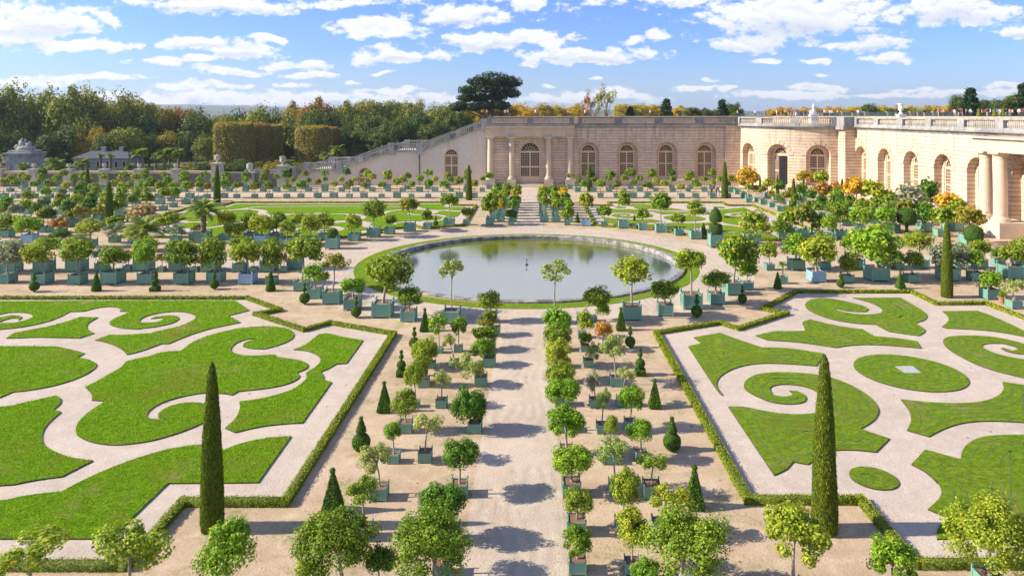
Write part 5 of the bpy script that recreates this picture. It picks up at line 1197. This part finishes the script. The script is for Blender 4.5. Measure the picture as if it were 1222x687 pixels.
# ------------------------------------------------------------------ people
def person_mesh(pose):
    J=dict(stand=[(0,0,.95,.14,.10),(0,0,1.15,.13,.09),(0,0,1.38,.16,.10),(0,0,1.50,.055,.055),(0,.01,1.60,.085,.095),(0,.01,1.70,.07,.08),
        (.10,0,.88,.085,.085),(.11,.02,.48,.06,.06),(.11,-.02,.08,.042,.042),(.12,.12,.03,.04,.03),(-.10,0,.88,.085,.085),(-.12,-.03,.48,.06,.06),(-.12,-.08,.08,.042,.042),(-.13,.05,.03,.04,.03),
        (.20,0,1.40,.055,.055),(.25,.0,1.14,.042,.042),(.24,.12,.92,.03,.03),(.24,.17,.84,.03,.02),(-.20,0,1.40,.055,.055),(-.26,.0,1.14,.042,.042),(-.22,.14,.94,.03,.03),(-.21,.19,.86,.03,.02)])['stand']
    J=[list(j) for j in J]
    if pose==1:
        J[15][1]=.16;J[15][2]=1.2;J[16][:3]=[.12,.30,1.28];J[17][:3]=[.10,.34,1.34]; J[19][1]=.16;J[19][2]=1.2;J[20][:3]=[-.12,.30,1.28];J[21][:3]=[-.10,.34,1.34]
    if pose==2:
        J[7][1]=.14;J[8][:2]=[.11,.20];J[9][:2]=[.11,.33];J[11][1]=-.08;J[12][:2]=[-.11,-.30];J[13][:2]=[-.11,-.18]
    E=[(0,1),(1,2),(2,3),(3,4),(4,5),(0,6),(6,7),(7,8),(8,9),(0,10),(10,11),(11,12),(12,13),(2,14),(14,15),(15,16),(16,17),(2,18),(18,19),(19,20),(20,21)]
    me=bpy.data.meshes.new('person'); me.from_pydata([j[:3] for j in J],E,[])
    o=bpy.data.objects.new('person_tmp',me); C.objects.link(o); sk=o.modifiers.new('s','SKIN'); 
    for i,v_ in enumerate(me.skin_vertices[0].data): v_.radius=(J[i][3],J[i][4]); v_.use_root=(i==0)
    sb=o.modifiers.new('b','SUBSURF'); sb.levels=1; sb.render_levels=1
    dg=bpy.context.evaluated_depsgraph_get(); m2=bpy.data.meshes.new_from_object(o.evaluated_get(dg)); bpy.data.objects.remove(o)
    for k in range(4): m2.materials.append(SK)
    for p in m2.polygons:
        z=p.center.z; x=abs(p.center.x)
        p.material_index=3 if (z>1.64 or (z>1.56 and p.center.y<-.02)) else 0 if z>1.47 or (x>.2 and z<.93) else 1 if z>.93 else 2
        p.use_smooth=True
    return m2
SK=simple('skin',(.50,.30,.21),.6,.1,3,0)
cloth={k:simple('cloth_'+k,v_,.8,.1,5,0) for k,v_ in dict(red=(.6,.04,.04),white=(.75,.74,.72),navy=(.03,.04,.10),black=(.02,.02,.022),blue=(.08,.16,.42),green=(.03,.30,.16),beige=(.45,.36,.25),pink=(.65,.28,.30),grey=(.25,.25,.27)).items()}
hair=simple('hair',(.05,.03,.02),.6,.2,5,0)
PM_=[person_mesh(i) for i in range(3)]
def person(px,Z,z,top,trs,lab,rot=None):
    o=link('person',PM_[rnd.randrange(3)]); o.location=at(px,Z,z); o.scale=(1,1,rnd.uniform(.94,1.04)); o.rotation_euler=(0,0,rnd.uniform(0,6.28) if rot is None else rot)
    for i,m in enumerate((SK,cloth[top],cloth[trs],hair)): o.material_slots[i].link='OBJECT'; o.material_slots[i].material=m
    tag(o,lab,'person','visitors')
pl_=[(880,184,'pink'),(901,186,'white'),(914,182,'blue'),(927,180,'white'),(932,178,'red'),(941,182,'navy'),(944,184,'black'),(948,180,'blue'),(951,178,'red'),(955,182,'navy'),(961,184,'black'),(965,181,'blue'),(977,183,'black'),(981,181,'navy'),(986,183,'beige'),(990,180,'blue'),(993,179,'white'),(1017,176,'navy'),
(1024,165,'white'),(1028,166,'grey'),(1069,152,'black'),(1095,150,'green'),(1103,151,'navy'),(1120,150,'blue'),(1126,149,'pink'),(1137,152,'red'),(1139,150,'white'),(1147,148,'navy'),(1153,147,'blue'),(1158,147,'white'),(1176,145,'red'),(1178,144,'navy'),(1182,145,'white'),(1190,143,'blue'),(1194,146,'white'),(1201,142,'black'),(1205,143,'pink'),(1208,144,'beige'),(1216,143,'white')]
rq=random.Random(21)
for k in range(34):
    px=rq.choice([rq.uniform(935,1000),rq.uniform(1060,1222),rq.uniform(1130,1222)]); pl_.append((px,(172 if px<1010 else 190-(px-1010)*.2)+rq.uniform(-3,3),rq.choice(list(cloth))))
pl_.sort()
for i,(px,Z,tp) in enumerate(pl_): person(px,Z,UP,tp,rnd.choice(['navy','black','grey','beige']),'distant person in a %s top behind the right roof balustrade, %s from the left'%(tp,ordinal(i+1)))
for i,(px,tp) in enumerate([(581,'pink'),(603,'white'),(606,'white'),(639,'white'),(642,'grey'),(655,'black'),(678,'pink'),(698,'white'),(776,'white'),(811,'black'),(814,'navy')]): person(px,172,UP,tp,'navy','tiny person in a %s top above the far facade, %s from the left'%(tp,ordinal(i+1)))
for i,(px,tp) in enumerate([(849,'navy'),(855,'red'),(860,'white')]): person(px,138.6+i*.3,0,tp,'black','person in a %s top on the gravel near the corner cypress'%tp)
# upper walk, statue and vase on the terrace
solid('terrace',[(x0+1,166.5),(44,166.5),(49,176),(60,176),(74,158),(84,130),(100,100),(420,100),(420,329),(x0+1,181.5)],TER+.012,UP,M['sand'])
e=empty('marble_statue',at(970.7,151,TER)); tag(e,'white marble sphinx-like statue on a pedestal above the rotunda','statue')
mb=MB(); mb.box(-.75,.75,-.6,.6,0,1.75); mb.box(-.9,.9,-.7,.7,1.75,1.95); mb.obj('pedestal',M['marble'],e)
mb=MB()
for i,(c,r_) in enumerate([((0,0,2.3),(.75,.4,.42)),((.05,0,2.9),(.36,.32,.55)),((.0,0,3.5),(.30,.26,.32)),((.05,0,4.0),(.2,.2,.25)),((-.5,0,2.5),(.3,.3,.3)),((.45,.0,3.0),(.12,.14,.4))]): blob(mb,c,r_,i*2.3)
mb.obj('figure',M['marble'],e,True)
e=empty('marble_vase',at(1075,132,TER)); tag(e,'large white marble vase on a pedestal above the right gallery','vase')
mb=MB(); mb.box(-.6,.6,-.6,.6,0,1.75); mb.box(-.72,.72,-.72,.72,1.75,1.95); mb.obj('pedestal',M['marble'],e)
mb=MB(); mb.lathe([(.42,1.95),(.42,2.1),(.2,2.3),(.16,2.45),(.42,2.75),(.5,3.1),(.4,3.45),(.36,3.6),(.62,3.85),(.66,3.95),(.5,3.96)],n=20); mb.obj('bowl',M['marble'],e,True)
# extra lawns of the next parterre, far left
lawn(smooth([(-150,118),(-100,118),(-96,122),(-104,124),(-120,123),(-150,124)]),M['grassL']); lawn(smooth([(-150,126),(-106,126),(-98,128),(-94,131),(-150,131)]),M['grassL'])
#==HAZE==
HZ=1e-4
if HZ:
    mb=MB(); mb.box(-13500,13500,-150,9000,-6,160)
    m=bpy.data.materials.new('haze'); m.use_nodes=True; n=NT(m.node_tree); m.node_tree.nodes.clear()
    o=n.add('ShaderNodeOutputMaterial'); v_=n.add('ShaderNodeVolumePrincipled'); v_.inputs['Color'].default_value=(.72,.82,.95,1); v_.inputs['Density'].default_value=HZ; v_.inputs['Anisotropy'].default_value=.3
    n.link(v_.outputs[0],o.inputs['Volume']); tag(mb.obj('haze',m),'pale blue haze in the air over the distant plain and hills','haze',None,'stuff')

for o in C.objects:
    if o.parent is None and o.get('label'):
        k=len(o['label'].split())
        if k<4 or k>16: print('LABEL',k,o.name,o['label'])
